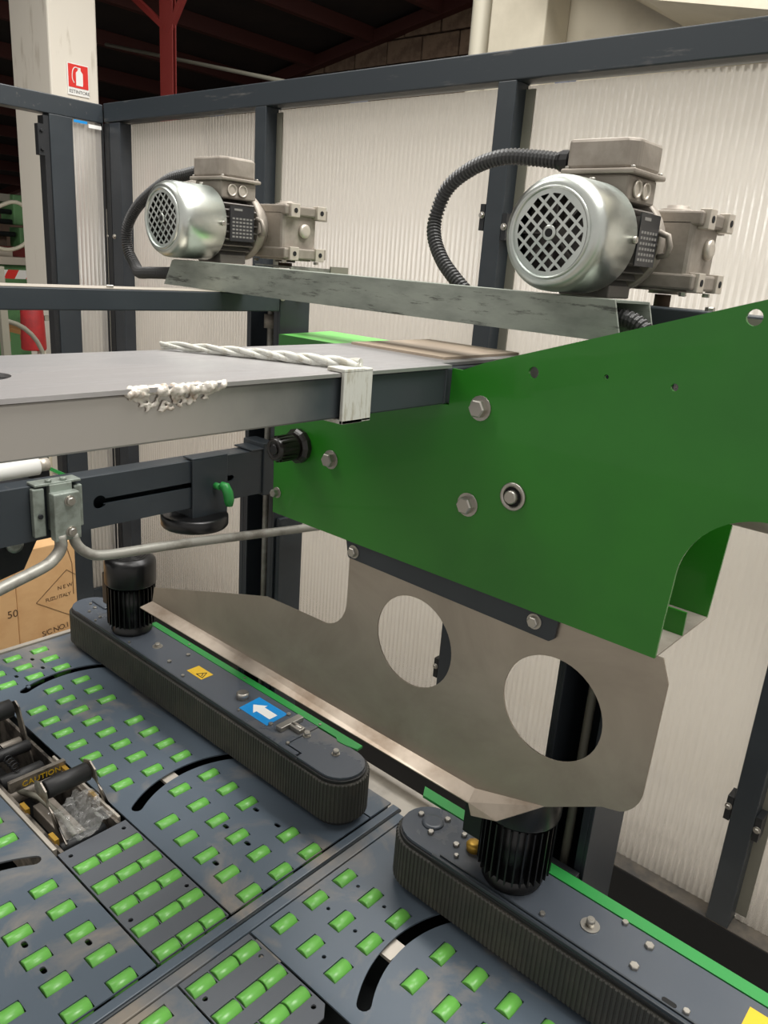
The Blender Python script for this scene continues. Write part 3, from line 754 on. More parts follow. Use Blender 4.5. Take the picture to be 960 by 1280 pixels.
C2 = column(-.476, -.380, 1.0, 1.13, 1.52, -.428, 1.03, 'near lift column with a lead screw seen through the guide plate holes', True)
MB().box(-.575, -.477, .995, 1.12, .0, .705).build('foot_block', M_dark, C2, bevel=.002)
MB().box(-.477, -.385, .985, .997, .640, .705).build('foot_plate', M_dark, C2, bevel=.001)
MB().hexbolt((-.445, .985, .675), (0, -1, 0), .009, .006).build('bolt', M_bolt, C2)
tr1 = thing('cross_rail', (-1.17, .4, 1.5), 'slate cross rail with dusty top from the far column to the left edge', 'rail')
MB().box(-1.205, -1.14, -.2, .999, 1.4985, 1.531).box(-1.205, -1.14, .999, 1.06, 1.5215, 1.531).build('tube', M_frame, tr1, bevel=.002)
MB().box(-1.204, -1.1405, -.2, 1.058, 1.5311, 1.5318).build('dusty_top', M_castlight, tr1)
for y in (.66, .985): MB().hexbolt((-1.15, y, 1.5325), (0, 0, 1), .006, .004, False).build('bolt', M_bolt, tr1)
for y in (1.005, 1.045): MB().hexbolt((-1.14, y, 1.526), (1, 0, 0), .006, .005).build('bolt', M_bolt, tr1)
lr = thing('long_rail', (-.6, 1.0, 1.54), 'slate top rail under the near gearbox, partly behind the green panel', 'rail')
MB().box(-1.10, -.20, .99, 1.05, 1.530, 1.571).build('tube', M_frame, lr, bevel=.002)
MB().box(-.33, -.10, .988, .9895, 1.54, 1.568).build('joint_plate', M_machgrey, lr)
MB().hexbolt((-.36, 1.02, 1.571), (0, 0, 1), .006, .005, False).build('bolt', M_bolt, lr)

# ================================================================== CROSS ARM with slide, disc and clamp
AX = -1.14
arm = thing('slotted_crossbar', (-1.17, .4, 1.19), 'slate hollow arm with a keyhole slot below the worn beam', 'arm')
kh = arc(.623, 1.193, .0115, 25, 335, 18)+[(.63, 1.189), (.893, 1.187), (.897, 1.191), (.897, 1.195), (.893, 1.198), (.634, 1.198)]
holed('slotted_face', [[(-.2, 1.150), (.965, 1.150), (.965, 1.2375), (-.2, 1.2375)], kh], AX-.002, .004, 'YZ', M_frame, arm)
MB().box(-1.182, AX-.0045, -.2, .965, 1.2335, 1.2375).box(-1.182, -1.179, -.2, .965, 1.15, 1.2335).box(-1.179, AX-.0045, -.2, .965, 1.15, 1.153).build('tube', M_rail, arm, bevel=.001)
eb = MB().box(-1.20, -1.136, .966, .998, 1.145, 1.250); eb.box(-1.19, -1.136, .935, .966, 1.2385, 1.242)
eb.build('end_bracket', M_frame, arm, bevel=.002)
slide = MB().box(AX+.001, AX+.006, .800, .878, 1.122, 1.240).box(-1.165, AX+.006, .800, .878, 1.2395, 1.2425).box(-1.205, AX-.001, .800, .878, 1.122, 1.148)
slide.build('slide_block', M_frame, arm, bevel=.002)
lv = MB(); lv.cyl((AX+.004, .850, 1.186), (AX+.020, .850, 1.186), .006, 12)
lv.tube([Vector((AX+.022, .850, 1.192)), Vector((AX+.030, .8535, 1.189)), Vector((AX+.034, .857, 1.178)), Vector((AX+.034, .860, 1.162)), Vector((AX+.033, .861, 1.152))], .008, 12, rad=lambda i: (.006, .009, .0095, .0095, .007)[i])
lv.build('clamp_lever', M_strip, arm, label='green clamp lever')
MB().lathe((-1.162, .824, 1.107), (0, 0, 1), [(0, .059), (.004, .062), (.020, .062), (.024, .059)], 36).build('pressure_disc', M_black, arm, label='black round disc under the arm')
MB().cyl((-1.162, .824, 1.131), (-1.162, .824, 1.15), .02, 14).build('disc_stem', M_black, arm)

cl = thing('clamp_bracket', (-1.13, .54, 1.19), 'zinc clamp bracket with two cap screws on the slotted arm', 'bracket')
MB().box(AX+.001, AX+.012, .508, .5265, 1.158, 1.236).build('back_jaw', M_clamp, cl, bevel=.002)
MB().box(AX+.001, AX+.010, .5750, .589, 1.163, 1.232).build('back_jaw', M_clamp, cl, bevel=.002)
MB().box(AX+.014, AX+.032, .531, .573, 1.152, 1.229).build('front_block', M_clamp, cl, bevel=.002)
MB().box(AX+.001, AX+.014, .534, .570, 1.165, 1.240).build('spacer', M_clamp, cl, bevel=.001)
MB().box(-1.155, AX+.012, .512, .586, 1.2385, 1.2425).build('top_strap', M_clamp, cl, bevel=.001)
for z, y in ((1.216, .556), (1.166, .556)):
    MB().hexbolt((AX+.032, y, z), (1, 0, 0), .0065, .006, True, True).build('cap_screw', M_bolt, cl)
for y in (.536, .560): MB().hexbolt((AX+.006, y, 1.2425), (0, 0, 1), .005, .005, False, True).build('cap_screw', M_clamp, cl)
MB().hexbolt((AX+.012, .518, 1.192), (1, 0, 0), .004, .003, False, True).build('cap_screw', M_dark, cl)
rd = MB().tube(resample(spline([(-1.115, .562, 1.160), (-1.115, .566, 1.142), (-1.110, .578, 1.126), (-1.105, .605, 1.115), (-1.10, .70, 1.108), (-1.10, .79, 1.099), (-1.095, .95, 1.083), (-1.09, 1.12, 1.066)], 10), .006), .0085, 12)
props(rd.build('bent_rod', M_rod, loc=(-1.11, .56, 1.15)), 'grey bent rod running right from the zinc clamp bracket', 'rod')
rd = MB().tube(resample(spline([(-1.115, .541, 1.162), (-1.115, .541, 1.140), (-1.112, .528, 1.126), (-1.105, .505, 1.118), (-1.10, .44, 1.103), (-1.08, .34, 1.085), (-1.05, .2, 1.06)], 10), .006), .0095, 12)
props(rd.build('bent_rod', M_rod, loc=(-1.11, .54, 1.15)), 'grey bent rod dropping left from the zinc clamp bracket', 'rod')

# ================================================================== WORN BEAM
bmth = thing('main_beam', (-.69, .5, 1.46), 'wide worn steel beam crossing at left with bare metal and dark paint', 'beam')
MB().box(-.795, -.588, -.2, .7925, 1.4345, 1.4795).box(-.795, -.588, .7925, 1.02, 1.4345, 1.4795).build('tube', M_beam, bmth, bevel=.002)
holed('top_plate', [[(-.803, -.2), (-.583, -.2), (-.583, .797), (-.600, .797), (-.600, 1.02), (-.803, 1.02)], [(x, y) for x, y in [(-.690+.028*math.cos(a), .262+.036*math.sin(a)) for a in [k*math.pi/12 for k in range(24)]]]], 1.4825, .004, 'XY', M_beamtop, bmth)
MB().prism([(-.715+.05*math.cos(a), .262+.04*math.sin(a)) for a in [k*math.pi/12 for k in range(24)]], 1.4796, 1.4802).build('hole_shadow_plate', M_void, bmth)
wb = MB(); random.seed(3)
for k in range(110):
    y = .350+.098*k/109.0+random.uniform(-.001, .001)
    wb.lathe((-.5845+random.uniform(-.005, .0012), y, 1.4815+random.uniform(-.003, .0022)), (random.uniform(-.3, .3), 1, random.uniform(-.3, .3)), [(-.004, .0008), (-.0022, .0030), (.001, random.uniform(.003, .0044)), (.004, .001)], 8)
for k in range(90):
    t_ = k/89; y = .354+.084*t_
    dz = .017*math.sin(math.pi*min(1, t_*1.15+.05))**.5 if t_ < .85 else .010*(1-t_)/.15
    wb.lathe((-.5868, y+random.uniform(-.002, .002), 1.4790-random.uniform(.25, 1)*dz), (random.uniform(-.2, .2), 1, random.uniform(-.6, .6)), [(-.003, .0004), (0, .0019), (.003, .0004)], 6)
wo = wb.build('weld_bead', M_weld, bmth, label='lumpy whitish weld bead')
rm = wo.modifiers.new('remesh', 'REMESH'); rm.mode = 'VOXEL'; rm.voxel_size = .0011; rm.use_smooth_shade = True
smm = wo.modifiers.new('smooth', 'SMOOTH'); smm.factor = .6; smm.iterations = 2
MB().box(-.79, -.62, .83, 1.01, 1.4846, 1.488).build('shim_plate', M_shim, bmth, label='tan shim strip on top of the beam')
# tape wrapped around the beam
tw = thing('plastic_wrap', (-.69, .62, 1.46), 'cloudy plastic tape wound round the worn beam', 'tape')
tpw = MB(); 
for i, (a, b, o_) in enumerate([(.603, .640, .0012), (.607, .646, .0022), (.600, .632, .003)]):
    tpw.box(-.583, -.5815+o_, a, b, 1.431-o_*.5, 1.487)
    tpw.box(-.605, -.5815+o_, a, b, 1.485, 1.4862+o_)
    tpw.box(-.66, -.5815+o_, a, b, 1.4325-o_, 1.434)
tpw.build('tape_band', M_tape, tw, bevel=.0008)
st_ = MB()
for ph in (0, 2.1, 4.2):
    st_.tube([Vector((-.588-.215*t_, .634-.075*t_-.035*t_*t_+.0032*math.sin(16*t_+ph), 1.4905+.0030*math.cos(16*t_+ph))) for t_ in [i/60 for i in range(61)]], .004, 8, rad=lambda i: .0050-.0030*(i/60))
st_.build('twisted_strand', M_tape, tw)

# ================================================================== GREEN HEAD
GX = -.268
gh = thing('head_carriage', (-.5, .87, 1.2), 'large green sheet metal head carriage bolted on the beam', 'machine head')
nt_ = arc(-.187, 1.300, .082, 180, 90, 12)
front = [(-.911, 1.2045), (GX, 1.2045), (-.2665, 1.25)]+[(-.264, 1.30)]+[(x-.0+0, z) for x, z in arc(-.180, 1.302, .084, 178, 92, 12)]+[(-.02, 1.392), (-.02, 1.66), (-.231, 1.5925), (-.535, 1.4935), (-.566, 1.4805), (-.5815, 1.4805), (-.5815, 1.434), (-.913, 1.434)]
holes = [circle(-.4663, 1.4976-.006, .0068, 20), circle(-.3766, 1.4997, .0028, 12), circle(-.3013, 1.5001, .0040, 14), circle(-.2384, 1.5756, .0078, 20)]
holed('front_panel', [front]+holes, .798, .004, 'XZ', M_green, gh, bevel=.0005)
back = [(-1.090, 1.2045), (GX, 1.2045), (GX, 1.31), (-.230, 1.31), (-.230, 1.312), (GX, 1.345), (-.02, 1.45), (-.02, 1.56), (-.23, 1.52), (-.5815, 1.475), (-.5815, 1.430), (-.808, 1.430), (-.808, 1.4635), (-1.090, 1.4635)]
back = [(-1.090, 1.2045), (GX, 1.2045), (-.262, 1.33), (-.255, 1.37), (-.02, 1.37), (-.02, 1.50), (-.5815, 1.455), (-.5815, 1.430), (-.808, 1.430), (-.808, 1.4635), (-1.090, 1.4635)]
holed('back_panel', [back], .957, .004, 'XZ', M_green, gh)
MB().box(-.905, GX, .8005, .9545, 1.2045, 1.2065).build('bottom_plate', M_cast, gh)
MB().prism([(-1.090, .9595), (-.60, .9595), (-.60, 1.115), (-1.12, 1.115)], 1.4605, 1.4635).build('top_flange', M_lightgreen, gh, bevel=.001)
MB().box(-.300, GX+.0, .874, .877, 1.2066, 1.236).build('inner_tab', M_green, gh)
MB().cyl((-.45, .905, 1.362), (.0, .905, 1.362), .017, 18).build('inner_tube', M_cast, gh)
for x, z, r in ((-.5335, 1.4385, .0115), (-.7856, 1.3187, .0105), (-.5367, 1.3138, .0115), (-.9013, 1.2395, .0065)):
    MB().hexbolt((x, .796, z), (0, -1, 0), r, .010).build('bolt', M_bolt, gh)
rg = MB().lathe((-.4719, .796, 1.3409), (0, -1, 0), [(0, .0175), (.003, .0175), (.0035, .0165), (.0035, .0125), (.001, .0125)], 28, True, False)
rg.build('bearing_ring', M_bolt, gh)
MB().cyl((-.4719, .7955, 1.3409), (-.4719, .7945, 1.3409), .0124, 20).build('bearing_recess', M_void, gh)
MB().lathe((-.4719, .796, 1.3409), (0, -1, 0), [(0, .0085), (.008, .0085), (.0095, .007)], 20).build('shaft_end', M_bolt, gh)

kn = thing('valve_knob', (-.853, .79, 1.33), 'black round adjusting knob with collar at the green panel corner', 'knob')
MB().lathe((-.853, .796, 1.326), (0, -1, 0), [(0, .026), (.008, .027), (.011, .024), (.014, .022)], 12, smooth=False).build('collar', M_knob, kn)
k_ = MB().lathe((-.853, .782, 1.326), (0, -1, 0), [(0, .019), (.006, .0195), (.034, .0175), (.038, .016), (.039, .012), (.037, .011)], 32)
for i in range(16):
    a = 2*math.pi*i/16
    k_.obox((-.853+.0188*math.cos(a), .763, 1.326+.0188*math.sin(a)), (.0012*math.cos(a), 0, .0012*math.sin(a)), (-.0012*math.sin(a), 0, .0012*math.cos(a)), (0, .014, 0))
k_.build('grip', M_knob, kn)
MB().lathe((-.853, .745, 1.326), (0, -1, 0), [(0, .008), (.002, .008), (.0024, .006)], 14).build('centre_cap', M_black, kn)

# stainless guide plate
gp = thing('guide_plate', (-.6, .806, 1.05), 'brushed stainless guide plate with two large round holes under the green panel', 'guide plate')
out = [(-1.283, .912), (-.48, .910), (-.43, .914), (-.3726, .9414), (-.300, .984)] + arc(-.300, 1.030, .046, -60, -5, 8) + [(-.2525, 1.10), (-.2510, 1.175), (-.262, 1.2035), (-.7458, 1.2035), (-.7458, 1.115)] + \
      arc(-.798, 1.100, .052, -5, -80, 8) + [(-.860, 1.047), (-.9327, 1.0445), (-1.275, .945)]
holed('plate', [out, circle(-.612, 1.0855, .0685, 48), circle(-.386, 1.0815, .0700, 48)], .8075, .002, 'XZ', M_steel, gp, bevel=.0003)
MB().add([(-1.283, .8065, .912), (-.48, .8065, .910), (-.476, .786, .900), (-1.296, .786, .900),
          (-1.283, .8085, .910), (-.48, .8085, .908), (-.476, .786, .8985), (-1.296, .786, .8985)],
         [(0,1,2,3),(7,6,5,4),(3,2,6,7),(1,5,6,2),(0,3,7,4)]).build('bent_lip', M_steelin, gp)
MB().add([(-.48, .8065, .910), (-.374, .8065, .9414), (-.43, .788, .895), (-.468, .784, .884), (-.476, .786, .900),
          (-.48, .808, .9085), (-.374, .808, .9400), (-.43, .7895, .8935), (-.468, .7855, .8825), (-.476, .7875, .8985)],
         [(0,1,2,3,4),(9,8,7,6,5),(0,5,6,1),(1,6,7,2),(2,7,8,3),(3,8,9,4),(4,9,5,0)]).build('curled_tip', M_steelin, gp)
MB().prism([(-.750, 1.204), (-.7445, 1.178)]+[(-.742, 1.176)]+[(-.400, 1.172), (-.393, 1.178), (-.391, 1.2044)], .8005, .8062, 'XZ').build('mounting_bar', M_frame, gp, bevel=.001)
for x, z in ((-.732, 1.189), (-.4225, 1.191)): MB().hexbolt((x, .8005, z), (0, -1, 0), .0075, .006).build('bolt', M_bolt, gp)

# ================================================================== MOTOR CHANNEL
ch = thing('steel_channel', (-.85, .885, 1.53), 'long scratched steel channel carrying both gearmotors', 'channel')
MB().prism([(-1.310, 1.5325), (-.398, 1.5310), (-.412, 1.578), (-1.283, 1.577)], .862, .865, 'XZ').build('front_web', M_bar, ch)
MB().prism([(-1.310, 1.5325), (-.378, 1.5310), (-.392, 1.578), (-1.283, 1.577)], .909, .912, 'XZ').build('rear_web', M_bar, ch)
MB().prism([(-1.283, .865), (-.412, .865), (-.392, .909), (-1.283, .909)], 1.5752, 1.578).build('top_web', M_bar, ch)

# ================================================================== GEARMOTORS
def gearmotor(ox, label, small=False):
    """axis along +y; local origin at the fan face centre"""
    oz = 1.6455; oy = .826
    u = thing('gearmotor', (ox, oy, oz), label, 'motor', 'gearmotors on the steel channel')
    def W(x, y, z): return Vector((ox+x, oy+y, oz+z))
    R = .0645
    cov = MB().lathe(W(0, 0, 0), (0, 1, 0), [(.0022, .0505), (.0022, .0520), (.002, .0545), (.006, .0600), (.014, .0638), (.024, R), (.092, R), (.095, R-.002)], 48, False, True)
    c = cov.build('fan_cover', M_zinc, u, label='shiny zinc fan cover')
    rim = MB().lathe(W(0, 0, 0), (0, 1, 0), [(.004, .0470), (.0, .0480), (-.001, .0500), (.0022, .0512)], 48, False, False).build('rim', M_zinc, c)
    # lattice grille
    loops = [circle(0, 0, .0482, 48)]
    p = .0117; h = .0042; a = math.radians(45+6)
    for i in range(-5, 6):
        for j in range(-5, 6):
            cx, cz = i*p, j*p
            if math.hypot(cx, cz) < .010: continue
            q = [(cx+dx*h, cz+dz*h) for dx, dz in ((-1,-1),(1,-1),(1,1),(-1,1))]
            q = [(x*math.cos(a)-z*math.sin(a), x*math.sin(a)+z*math.cos(a)) for x, z in q]
            q = clip_poly(q, 0, 0, .0425)
            if q and area2(q) > 1.2e-5: loops.append(q)
    me_plane = holed('grille', [[(x+ox, z+oz) for x, z in L] for L in loops], oy+.003, .0012, 'XZ', M_zinc, c)
    MB().lathe(W(0, .002, 0), (0, -1, 0), [(0, .0085), (.0012, .0085), (.0016, .0072), (.0016, .005)], 20, True, False).build('grille_boss', M_zinc, c)
    MB().cyl(W(0, .0015, 0), W(0, -.0002, 0), .0045, 12).build('grille_hole', M_void, c)
    fan = MB().cyl(W(0, .030, 0), W(0, .034, 0), .050, 24)
    for k in range(8):
        t_ = k*math.pi/4; fan.obox(W(.03*math.cos(t_), .022, .03*math.sin(t_)), (.018*math.cos(t_), 0, .018*math.sin(t_)), (0, .008, 0), (-.001*math.sin(t_), 0, .001*math.cos(t_)))
    fan.build('fan', M_mdark, u)
    for s_ in (1,): MB().hexbolt(W(R-.0005, .085, 0), (1, 0, 0), .0045, .004, False, True).build('screw', M_bolt, u)
    MB().hexbolt(W(0, .085, R-.0005), (0, 0, 1), .0045, .004, False, True).build('screw', M_bolt, u)
    # body with fins
    b = MB().cyl(W(0, .094, 0), W(0, .170, 0), .047, 32)
    for k in range(28):
        t_ = 2*math.pi*k/28; c_, s_ = math.cos(t_), math.sin(t_)
        if s_ > .75: continue
        b.obox(W(.052*c_, .133, .052*s_), (.006*c_, 0, .006*s_), (0, .036, 0), (-.0011*s_, 0, .0011*c_))
    b.build('motor_body', M_mdark, u)
    MB().lathe(W(0, .170, 0), (0, 1, 0), [(0, .058), (.004, .0605), (.014, .0605), (.020, .056), (.032, .042), (.040, .040)], 36).build('end_shield', M_cast, u)
    MB().tube([W(.058, .166, .014), W(.070, .168, .010), W(.073, .170, -.002), W(.070, .172, -.012), W(.058, .174, -.014)], .004, 8).build('lifting_lug', M_cast, u)
    MB().box(*[v for pr_ in zip(W(-.035, .102, -.068), W(.035, .160, -.052)) for v in pr_]).build('foot', M_mdark, u, bevel=.002)
    # nameplate facing +x
    npx = .0595
    pl_ = MB().box(*[v for pr_ in zip(W(npx, .103, -.028), W(npx+.0018, .157, .032)) for v in pr_]).build('nameplate', M_cover, u, label='dark nameplate')
    pr = MB()
    for r_ in range(6):
        for k in range(6):
            pr.box(*[v for q in zip(W(npx+.0018, .108+k*.0079, -.022+r_*.0062), W(npx+.0021, .108+k*.0079+.0052, -.022+r_*.0062+.0030)) for v in q])
    pr.box(*[v for q in zip(W(npx+.0018, .112, .024), W(npx+.0021, .130, .0275)) for v in q])
    pr.build('printed_table', M_plateprint, pl_)
    MB().box(*[v for q in zip(W(.044, .108, -.025), W(npx, .152, .028)) for v in q]).build('nameplate_boss', M_mdark, u)
    # terminal box
    MB().box(*[v for q in zip(W(-.040, .100, .044), W(.040, .178, .074)) for v in q]).build('terminal_base', M_cast, u, bevel=.003)
    MB().box(*[v for q in zip(W(-.050, .094, .074), W(.048, .184, .080)) for v in q]).build('terminal_flange', M_cast, u, bevel=.002)
    tb = MB().prism([(ox-.046, oy+.100), (ox+.032, oy+.100), (ox+.044, oy+.112), (ox+.044, oy+.168), (ox+.034, oy+.180), (ox-.046, oy+.180)], oz+.080, oz+.114)
    tb.build('terminal_cover', M_cast, u, bevel=.004)
    for y_ in (.122, .146):
        MB().lathe(W(.040, y_, .059), (1, 0, 0), [(0, .0105), (.003, .0105), (.003, .0080), (.001, .0080)], 20, True, True).build('knockout', M_castlight, u)
    for dx, dy in ((-.044, .100), (.042, .100), (.042, .178)): MB().hexbolt(W(dx, dy, .080), (0, 0, 1), .003, .003, False, True).build('screw', M_bolt, u)
    # cable gland towards -x
    MB().lathe(W(-.046, .135, .094), (-1, 0, 0), [(0, .0125), (.008, .0125), (.009, .010), (.013, .010), (.014, .0135), (.024, .0140), (.028, .0125), (.030, .012)], 12, smooth=False).build('cable_gland', M_black, u)
    # worm gearbox
    gx = .040
    g = MB().box(*[v for q in zip(W(gx-.050, .205, -.044), W(gx+.046, .292, .036)) for v in q])
    g.build('gearbox', M_cast, u, bevel=.006)
    MB().box(*[v for q in zip(W(gx-.052, .203, -.052), W(gx+.056, .305, -.032)) for v in q]).build('lower_flange', M_cast, u, bevel=.003)
    MB().box(*[v for q in zip(W(gx-.052, .205, .026), W(gx+.054, .300, .044)) for v in q]).build('upper_flange', M_cast, u, bevel=.003)
    MB().cyl(W(0, .190, 0), W(0, .210, 0), .046, 28).build('input_flange', M_cast, u)
    for dx, dy in ((.050, .225), (.050, .292), ):
        for dz in (-.042, .035):
            bb = MB().box(*[v for q in zip(W(gx+dx-.004, dy-.011, dz-.012), W(gx+dx+.010, dy+.011, dz+.012)) for v in q])
            bo = bb.build('mounting_boss', M_castlight, u, bevel=.001)
            MB().cyl(W(gx+dx+.0102, dy, dz), W(gx+dx+.0108, dy, dz), .0045, 12).build('bolt_hole', M_void, bo)
    for dx in (-.02, .03):
        MB().box(*[v for q in zip(W(gx+dx, .300, .022), W(gx+dx+.012, .325, .042)) for v in q]).build('rear_lug', M_cast, u, bevel=.001)
    for dx in (-.02, .03):
        MB().box(*[v for q in zip(W(gx+dx, .300, -.050), W(gx+dx+.012, .325, -.030)) for v in q]).build('rear_lug', M_cast, u, bevel=.001)
    MB().lathe(W(gx+.046, .258, .0), (1, 0, 0), [(0, .013), (.006, .013), (.008, .010), (.008, .006)], 16).build('plug', M_castlight, u)
    MB().lathe(W(gx, .255, .044), (0, 0, 1), [(0, .022), (.004, .022), (.006, .014), (.009, .014)], 20).build('top_cap', M_cast, u)
    MB().lathe(W(gx, .255, -.052), (0, 0, -1), [(0, .050), (.003, .050), (.003, .020), (.007, .020)], 24).build('output_flange', M_cast, u)
    for dx, dy in ((-.04, .215), (.042, .215), (.042, .298)): MB().hexbolt(W(gx+dx, dy, -.055), (0, 0, -1), .005, .005, False).build('bolt', M_bolt, u)
    return u, W
G1, W1 = gearmotor(-1.262, 'far grey gearmotor with a zinc fan cover at the left end of the channel')
G2, W2 = gearmotor(-.488, 'near grey gearmotor with a zinc fan cover at the right end of the channel')
for Wf, nm in ((W1, 0), (W2, 1)):
    o = MB().cyl(Wf(.040, .255, -.060), Wf(.040, .255, -.076 if nm else -.070), .011 if nm else .014, 14).build('drive_shaft', M_darkwall)
    props(o, ('brown drive shaft under the near gearbox', 'short brown drive shaft under the far gearbox')[1-nm], 'shaft')
bk = thing('zinc_bracket', (-1.17, 1.09, 1.58), 'grey zinc channel bracket under the far gearbox', 'bracket')
MB().box(-1.27, -1.165, 1.045, 1.150, 1.577, 1.5795).box(-1.168, -1.165, 1.045, 1.150, 1.5550, 1.577).build('plate', M_zinc2, bk)
MB().box(-1.166, -1.163, 1.150, 1.200, 1.5550, 1.584).build('upright_flange', M_machgrey, bk)

# hoses
def hose(pts, label, r=.0105, loc=None):
    path = resample(spline(pts, 14), .0014)
    mb = MB().tube(path, r, 12, rad=lambda i: (r*.80, r, r, r*.80)[i % 4])
    mb.sm = [False]*len(mb.sm)
    props(mb.build('corrugated_hose', M_hose, loc=loc), label, 'hose')
hose([W2(-.072, .135, .094), (-.600, .958, 1.744), (-.645, .95, 1.745), (-.692, .95, 1.733), (-.733, .95, 1.707), (-.750, .95, 1.669), (-.742, .94, 1.640), (-.717, .93, 1.610), (-.690, .925, 1.588), (-.66, .923, 1.566)],
     'thick corrugated black hose looping left from the near gearmotor', loc=(-.66, .92, 1.57))
hose([W1(-.072, .135, .094), (-1.372, .958, 1.734), (-1.427, .95, 1.722), (-1.525, .95, 1.680), (-1.575, .95, 1.635), (-1.578, .95, 1.590), (-1.540, .945, 1.555), (-1.470, .91, 1.545), (-1.400, .888, 1.548), (-1.32, .887, 1.552)],
     'corrugated black hose looping left from the far gearmotor', r=.0115, loc=(-1.4, .9, 1.55))
hose([(-.50, .888, 1.558), (-.44, .888, 1.560), (-.400, .888, 1.556), (-.375, .887, 1.540), (-.365, .886, 1.515), (-.36, .886, 1.49)],
     'corrugated hose end coming out of the right end of the channel', loc=(-.40, .888, 1.55))

# ================================================================== TAPING HEAD in the table opening
th = thing('taping_head', (-1.4, .555, .55), 'taping head with rollers and springs set in the table opening', 'taping head')
MB().box(-1.80, -1.092, .605, .611, .42, .596).build('side_plate', M_scrapedmetal, th)
MB().box(-1.80, -1.092, .498, .504, .42, .596).build('side_plate', M_scrapedmetal, th)
MB().box(-1.80, -1.092, .504, .605, .44, .446).build('floor_plate', M_void, th)
def rollr(x, z, r, y0=.512, y1=.598, m=M_belt2, name='rubber_roller'):
    MB().lathe((x, y0, z), (0, 1, 0), [(0, r*.8), (.002, r), (y1-y0-.002, r), (y1-y0, r*.8)], 24).build(name, m, th)
rollr(-1.205, .645, .0175, .528, .612)
rollr(-1.49, .655, .019, .50, .597)
rollr(-1.42, .60, .012); rollr(-1.365, .575, .015); rollr(-1.125, .572, .011, m=M_dark); rollr(-1.33, .560, .012, m=M_cast)
rollr(-1.46, .59, .009, m=M_cast, name='shaft'); rollr(-1.39, .545, .008, m=M_cast, name='shaft')
def swing(x0, z0, x1, z1, y):
    a = Vector((x0, y, z0)); b = Vector((x1, y, z1)); d = (b-a)
    mb = MB(); n = 10; pts = []
    nrm = Vector((-d.z, 0, d.x)).normalized()
    L = []
    for k in range(n+1):
        t_ = k/n; c_ = a+d*t_+nrm*.018*math.sin(math.pi*t_); L.append(c_)
    mb.tube(L, .005, 8, rad=lambda i: .0095-.004*math.sin(math.pi*i/n))
    mb.build('swing_arm', M_scrapedmetal, th)
for y in (.522, .617):
    MB().prism([(-1.228, .632), (-1.228, .657), (-1.205, .665), (-1.186, .655), (-1.180, .63), (-1.150, .58), (-1.118, .556), (-1.118, .584), (-1.150, .60), (-1.165, .622), (-1.19, .632)], y-.0015, y+.0015, 'XZ').build('swing_arm', M_scrapedmetal, th)
for y in (.603,):
    MB().prism([(-1.505, .66), (-1.485, .672), (-1.468, .665), (-1.452, .63), (-1.43, .58), (-1.405, .535), (-1.420, .525), (-1.45, .56), (-1.472, .61), (-1.482, .64)], y-.0015, y+.0015, 'XZ').build('swing_arm', M_scrapedmetal, th)
cp = MB().box(-1.316, -1.306, .508, .618, .590, .612).build('caution_plate', M_scrapedmetal, th, label='metal strip with yellow CAUTION print')
text('caution_text', 'CAUTION', .0165, (-1.3050, .530, .5945), (0, 1, 0), (0, 0, 1), M_yellow, cp, spacing=1.05)
for x, y in ((-1.24, .505), (-1.13, .505), (-1.30, .612), (-1.19, .612)):
    MB().box(x-.012, x+.012, y-.004, y+.004, .590, .603).build('spring_clip', M_brassy, th, label='yellow chromated clip')
sp_ = MB().tube([Vector((-1.47+.0016*i, .545+.008*math.cos(i*.9), .60+.008*math.sin(i*.9))) for i in range(70)], .0014, 6)
sp_.build('spring', M_dark, th)
MB().box(-1.35, -1.10, .6115, .6165, .585, .602).build('side_rail', M_castlight, th, bevel=.001)
MB().box(-1.79, -1.10, .4885, .496, .585, .602).build('side_rail', M_castlight, th, bevel=.001)
MB().tube([Vector((-1.34, .53, .57)), Vector((-1.28, .55, .575)), Vector((-1.20, .56, .565)), Vector((-1.14, .55, .57))], .006, 8).build('link_rod', M_machgrey, th)
MB().box(-1.29, -1.15, .54, .58, .530, .556).build('blade_block', M_cast, th, bevel=.002)
# crumpled film
import mathutils
fm = MB(); N = 18
vs = []
for i in range(N+1):
    for j in range(N+1):
        u_, v_ = i/N, j/N
        p = Vector((-1.19+.105*u_+.012*math.sin(5*v_), .522+.085*v_+.008*math.sin(7*u_), .607+.020*math.sin(3.1*v_)))
        nz = mathutils.noise.noise(Vector((u_*6, v_*6, 1.3)))+.6*mathutils.noise.noise(Vector((u_*14, v_*14, 5)))
        p += Vector((.006*nz, .006*mathutils.noise.noise(Vector((u_*9, v_*9, 8))), .017*nz)); vs.append(p)
fm.add(vs, [(i*(N+1)+j, (i+1)*(N+1)+j, (i+1)*(N+1)+j+1, i*(N+1)+j+1) for i in range(N) for j in range(N)])
props(fm.build('crumpled_film', M_film, loc=(-1.14, .56, .60)), 'scrap of crumpled clear plastic film caught on the taping head', 'plastic film')

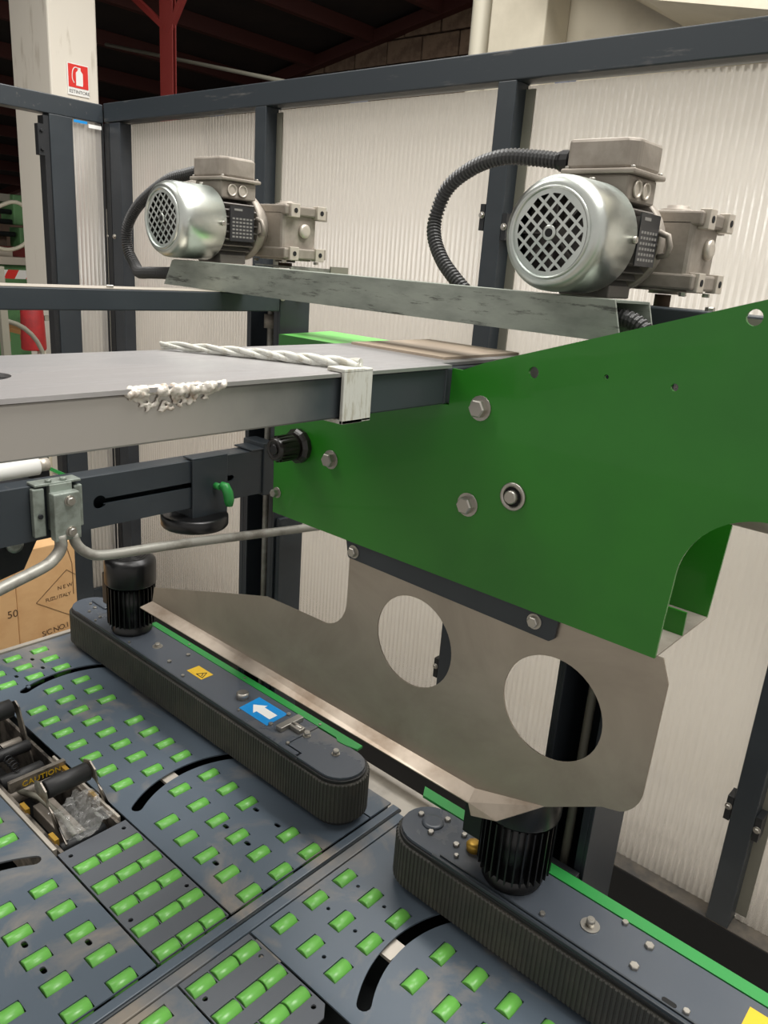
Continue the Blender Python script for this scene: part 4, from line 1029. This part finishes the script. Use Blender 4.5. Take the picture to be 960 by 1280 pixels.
# ================================================================== CARTONS AND FAR TAPE MACHINE behind the table
for (x0, x1, y0, y1, z1, lab) in ((-2.75, -2.32, .972, 1.172, .66, 'brown carton printed with a diamond and FUZU ITALY lettering'),
                                  (-2.75, -2.31, .50, .968, .64, 'brown carton at the left edge beside the printed carton')):
    cb_ = thing('cardboard_carton', ((x0+x1)/2, (y0+y1)/2, 0), lab, 'carton', 'cartons stacked behind the table')
    MB().box(x0, x1, y0, y1, .15, z1).build('carton_body', M_card, cb_, bevel=.003)
    MB().box(x0, x1, y0, y1, 0, .148).build('lower_layer', M_card, cb_, bevel=.003)
    if x1 == -2.32:
        X_ = x1+.0006
        dm = MB()
        for a, b in (((1.033, .472), (1.140, .562)), ((1.033, .472), (1.147, .395)), ((1.140, .562), (1.171, .537)), ((1.147, .395), (1.171, .415))):
            dm.beam((X_, *a), (X_, *b), .0022, .001)
        dm.build('printed_diamond', M_ink, cb_)
        text('printed_text', 'N E W', .019, (X_, 1.106, .497), (0, 1, .06), (0, -.06, 1), M_ink, cb_, spacing=.95)
        text('printed_text', 'FUZU ITALY', .0175, (X_, 1.064, .466), (0, 1, .04), (0, -.04, 1), M_ink, cb_, spacing=.9)
        text('printed_text', 'S/C NO.1', .027, (X_, 1.046, .347), (0, 1, .10), (0, -.10, 1), M_ink, cb_, spacing=.85)
        MB().tube([Vector((X_, 1.12, .67)), Vector((X_, 1.145, .64)), Vector((X_, 1.160, .58)), Vector((X_, 1.160, .47))], .0012, 6).build('scuff_line', M_seam, cb_)
    else:
        text('printed_text', '50', .035, (x1+.0006, .935, .45), (0, 1, 0), (0, 0, 1), M_ink, cb_)
bx = thing('tape_unit', (-1.75, .5, .9), 'black taping unit hanging at the left under the slotted arm', 'taping unit')
MB().prism([(.30, .93), (.55, 1.03), (.745, 1.055), (.745, .985), (.70, .90), (.52, .86), (.30, .84)], -1.66, -1.62, 'YZ').build('side_plate', M_black, bx)
MB().box(-1.70, -1.60, .35, .735, 1.060, 1.068).build('bright_edge', M_castlight, bx)
MB().box(-1.72, -1.60, .35, .735, 1.070, 1.10).build('housing', M_dark, bx, bevel=.003)
MB().cyl((-1.60, .55, 1.02), (-1.60, .74, 1.03), .012, 10).build('shaft', M_zinc2, bx)
for y in (.55, .62, .68): MB().lathe((-1.615, y, .965), (1, 0, 0), [(0, .018), (.008, .018), (.010, .012)], 16).build('guide_wheel', M_zinc2, bx)
MB().box(-1.66, -1.64, .735, .78, 1.02, 1.16).build('end_plate', M_black, bx)
wr = thing('white_roller', (-1.6, .6, 1.13), 'white plastic roller beneath the beam at the left edge', 'roller')
MB().cyl((-1.60, .30, 1.128), (-1.60, .735, 1.136), .020, 20).build('sleeve', M_white, wr)
MB().cyl((-1.60, .735, 1.136), (-1.60, .758, 1.1365), .014, 16).build('journal', M_castlight, wr)
MB().add([(-1.90, .87, 1.062), (-1.90, .97, 1.002), (-2.0, .97, 1.002), (-2.0, .87, 1.062), (-1.90, .87, 1.052), (-1.90, .96, .998), (-2.0, .96, .998), (-2.0, .87, 1.052)],
        [(0,1,2,3),(7,6,5,4),(0,4,5,1),(1,5,6,2),(2,6,7,3),(3,7,4,0)]).build('guard', M_strip, bx, label='green sloping guard edge')
